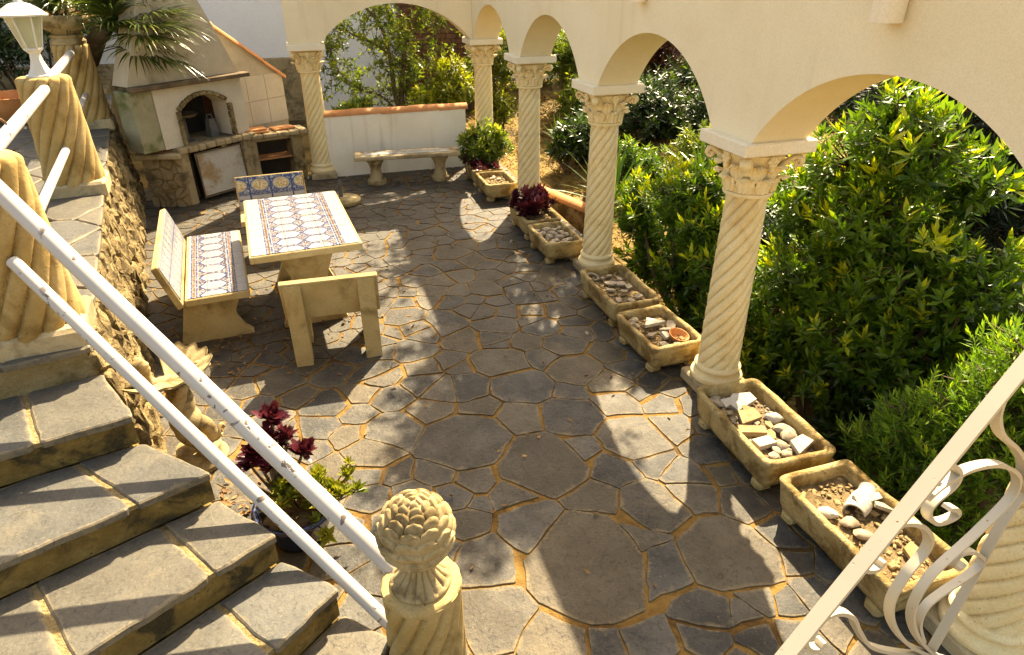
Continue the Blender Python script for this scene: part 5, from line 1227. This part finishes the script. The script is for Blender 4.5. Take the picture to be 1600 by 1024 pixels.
# fan palm on the upper terrace
def palm():
    rg = np.random.default_rng(8); base = (-2.62, 9.5, ZU); o = empty('fan_palm', base, 0, 'fan palm with drooping green fronds above the barbecue on the upper terrace', 'palm')
    top = np.array((.56, -.34, 1.04))
    pts = spline([(0, 0, 0), (.12, -.08, .5), tuple(top)], 6); V, F = tube(pts, list(np.linspace(.13, .09, len(pts))), 12); link('trunk', mesh('trunk', rough(np.array(V), .03, 12), F, M['bark'], True), o)
    for k in range(84):
        if k < 48: az = R(-55+115*(k+.5)/48+rg.normal(0, 6)); el = R(rg.uniform(-28, 55))
        else: az = R(50+140*(k-48)/36+rg.normal(0, 8)); el = R(rg.uniform(-5, 60))
        d = np.array((math.cos(az)*math.cos(el), math.sin(az)*math.cos(el), math.sin(el))); Lp = rg.uniform(.3, .62)
        Vv = []; Ff = []; vals = []
        h = top+d*Lp+np.array((0, 0, -.04)); V, F = tube([top, top+d*Lp*.5+np.array((0, 0, .02)), h], [.014, .011, .009], 5)
        tri = []
        for f in F: tri += [(f[0], f[i], f[i+1]) for i in range(1, len(f)-1)]
        Vv += [np.array(q) for q in V]; Ff += tri; vals += [.6]*len(tri); n0 = len(Vv)
        s = unit(np.cross(d, np.array((0, 0, 1.)))); u = np.cross(s, d)
        for j in range(34):
            a = R(-105+210*j/33); dd = unit(d*math.cos(a)+s*math.sin(a)+u*.12*abs(math.sin(a))+rg.normal(0, .03, 3))
            V, F = blade(h, dd, u, rg.uniform(.5, .72)*(1-.25*abs(a)/2.2), .026, rg.uniform(.35, 1.1), 7); Vv += V; Ff += [tuple(i+n0 for i in f) for f in F]; vals += [float(rg.uniform(0, 1))]*len(F); n0 += len(V)
        link('frond', mesh('frond', Vv, Ff, M['palm'], False, attr=[('v', 'FACE', vals)]), o)
palm()
bush(-3.9, 12.3, 1.9, .9, 'dark foliage behind the lantern at the far left', seed=40, tips=900)
bush(-5.2, 11.0, 1.6, .9, 'dark foliage at the far left edge of the terrace', seed=41, tips=800)
V, F = lathe([(.2, 0), (.3, .06), (.37, .2), (.39, .27), (.4, .3), (.37, .3), (.33, .2), (.0, .18)], 30, close=False)
tp = empty('terracotta_bowl', (-3.35, 9.6, ZU+.005), 0, 'large dark terracotta bowl on the terrace behind the lantern pillar', 'pot'); link('bowl', mesh('bowl', V, F, M['terracotta'], True, sharp=50), tp)
# succulents
def rosette(n, L, w, seed):
    rg = np.random.default_rng(seed); parts = []
    Vs, Fs, vs_ = leaf_cloud(np.zeros((1, 3)), np.array([[0, 0, 1.]]), n, L, w, (8, 86), .012, -.12, .25, .15, rg); return Vs, Fs, vs_
def rosettes(root, spots, L, mat, n=20, w=.5, seed=0, name='rosette'):
    rg = np.random.default_rng(seed)
    for i, (p, s) in enumerate(spots):
        V, F, v = rosette(n, L*s, L*s*w, seed+i); link(name, mesh(name, V, F, M[mat], False, attr=[('v', 'FACE', v)]), root, p, (rg.normal(0, .3), rg.normal(0, .3), rg.uniform(0, 6)))
ae = empty('dark_succulent', (-.42, 2.76, .2), 0, 'dark red tree succulent with rosettes growing from the blue pot', 'plant')
rp = [((.05, .0, .52), 1.15), ((.02, -.02, .42), 1.0), ((.10, -.0, .40), .85), ((.07, .03, .36), .9), ((.16, -.02, .30), 1.0), ((-.06, .0, .33), 1.1), ((-.02, .05, .31), .8), ((-.10, .02, .26), .9), ((-.17, .03, .19), .7), ((.0, -.04, .26), .8)]
rosettes(ae, rp, .075, 'purple', 40, .55, 5)
g = G()
for (p, s) in rp: g.add(*tube(spline([(.02, 0, -.02), (.0+p[0]*.3, p[1]*.3, p[2]*.35), (p[0]*.8, p[1], p[2]*.75), p], 4), list(np.linspace(.013, .006, 13)), 6))
g.build('stem', M['bark'], ae, smooth=True)
su = empty('yellow_succulent', (-.3, 2.66, .19), 0, 'yellow-green branching succulent filling the blue pot', 'plant'); rg = np.random.default_rng(3); sp = []
for k in range(46):
    a = rg.uniform(0, 6.28); rr_ = rg.uniform(.02, .2); sp.append(((rr_*math.cos(a)+.03, rr_*math.sin(a)*.85, rg.uniform(.05, .2)*(1.1-rr_*2)), rg.uniform(.7, 1.2)))
sp += [((.24, .02, .16), 1), ((.27, -.05, .11), 1.1), ((.2, -.1, .15), .9), ((.1, -.19, -.02), 1.0), ((.25, .06, .2), .7)]
rosettes(su, sp, .06, 'succulent', 18, .45, 60); g = G()
for (p, s) in sp: g.add(*tube(spline([(p[0]*.25, p[1]*.25, 0), (p[0]*.7, p[1]*.7, p[2]*.5), p], 3), [.006, .0055, .005, .0045, .004, .0035, .003], 5))
g.build('stem', M['litter'], su, smooth=True)
ps = empty('purple_succulent', (2.25, 6.62, .17), 0, 'mass of dark purple rosettes spilling over a stone trough', 'plant'); rg = np.random.default_rng(4)
rosettes(ps, [((rg.uniform(-.17, .17), rg.uniform(-.28, .3), rg.uniform(.06, .22)), rg.uniform(.8, 1.3)) for _ in range(60)], .08, 'purple', 24, .55, 100)
rosettes(ps, [((rg.uniform(-.15, .15), rg.uniform(-.25, .3), rg.uniform(.07, .18)), rg.uniform(.7, 1)) for _ in range(9)], .055, 'succulent', 16, .45, 200)
p8 = empty('purple_succulent', (2.18, 8.62, .17), 0, 'low purple plants in the farthest trough', 'plant')
rosettes(p8, [((rg.uniform(-.18, .18), rg.uniform(-.27, .27), rg.uniform(.03, .12)), rg.uniform(.8, 1.2)) for _ in range(30)], .06, 'purple', 18, .5, 300)
shrub('small_green_shrub', 'small glossy green shrub rising behind the farthest trough', 'shrub', (2.36, 8.98, 0.006), [(2.3, 8.95, .52, .2), (2.12, 8.9, .42, .18), (2.48, 8.95, .42, .2), (2.3, 8.8, .4, .16), (2.5, 8.85, .52, .14)], 420, (8, .07, .03, (25, 85), .05, .15, .15), M['sparse_leaf'], seed=44, trunk_r=.022)
# ------------------------------------------------------------------ buildings behind
bd = empty('white_house', (-1.6, 13.4, 0), 0, 'grey-white rendered house wall behind the barbecue and the small tree', 'building')
G().box((-.9, 1.5, 3.1), (8.8, 3.0, 6.4), .01).build('wall', M['bldg'], bd)
G().box((-1.7, -.03, .55), (7.0, .08, 1.29), .02).build('stone_base', M['bbq_stone'], bd)
br = empty('brick_shed', (2.5, 13.1, 0), 0, 'dark brown brick shed behind the golden shrubs', 'building'); rb = random.Random(6)
G().box((.15, .8, 1.5), (1.5, 1.4, 3.0), .01).build('wall', M['wood_dark'], br)
mb = mesh('brick', *cbox((0, 0, 0), (.215, .04, .082), .005), M['brick'])
for j in range(20):
    for i in range(7):
        x = -.6+.225*i+(.1125 if j % 2 else 0)
        if x < .85: link('brick', mb, br, (x+.02, .1-.018+rb.uniform(-.004, .004), .55+.093*j))
sh = empty('white_outbuilding', (4.6, 14.2, 0), 0, 'small white outbuilding seen between the corner column and the next', 'building')
G().box((0, .6, 1.2), (1.6, 1.0, 1.5), .01).build('wall', M['bldg'], sh); G().box((0, .6, 2.0), (1.8, 1.2, .08), .01).build('roof', M['terracotta'], sh)
# ------------------------------------------------------------------ litter
def scatter(name, label, cat, pts, L, w, mat, seed, parent=None):
    rg = np.random.default_rng(seed); P = np.array(pts); A = unit(rg.normal(size=P.shape)*np.array((.25, .25, 0))+np.array((0, 0, 1.)))
    V, F, v = leaf_cloud(P, A, 1, L, w, (82, 88), 0, -.2, .6, 0, rg)
    o = link(name, mesh(name, V, F, M[mat], False, attr=[('v', 'FACE', v)])); tag(o, label, cat, kind='stuff'); return o
rl = random.Random(12); pts = []
for (cx_, cy_, sx, sy, n_) in ((.0, 8.9, 1.0, .25, 240), (-.9, 4.85, .3, .25, 110), (-.8, 8.2, .6, .3, 130), (-.62, 2.95, .14, .12, 130), (1.5, 9.1, .5, .2, 120), (.3, 5.6, 1.4, 2.2, 170), (1.9, 6.5, .3, 2.0, 130), (.9, 2.6, .8, .8, 22), (-1.25, 5.6, .12, 1.0, 130), (-.2, 5.4, .35, .6, 120)):
    for _ in range(n_):
        x, y = rl.gauss(cx_, sx), rl.gauss(cy_, sy)
        if -1.9 < x < 2.6 and 1.0 < y < 9.4 and not (x < -.5 and y < 2.75): pts.append((x, y, .010))
scatter('fallen_leaves', 'dry brown leaves scattered over the patio', 'leaves', pts, .04, .02, 'litter', 1)
pts = []
for _ in range(9000):
    x, y = rl.uniform(2.8, 7.5), rl.uniform(5.5, 14)
    pts.append((x, y, gz(x, y)+.02))
scatter('straw_litter', 'dry golden straw and leaves covering the garden bank', 'straw', pts, .16, .02, 'straw', 2)
pts = [(rl.gauss(-2.4, .09), rl.gauss(8.95, .09), 1.884+.25+rl.uniform(0, .07)) for _ in range(60)]
scatter('urn_leaves', 'dry brown leaves heaped in the stone urn', 'leaves', pts, .09, .04, 'litter', 3)
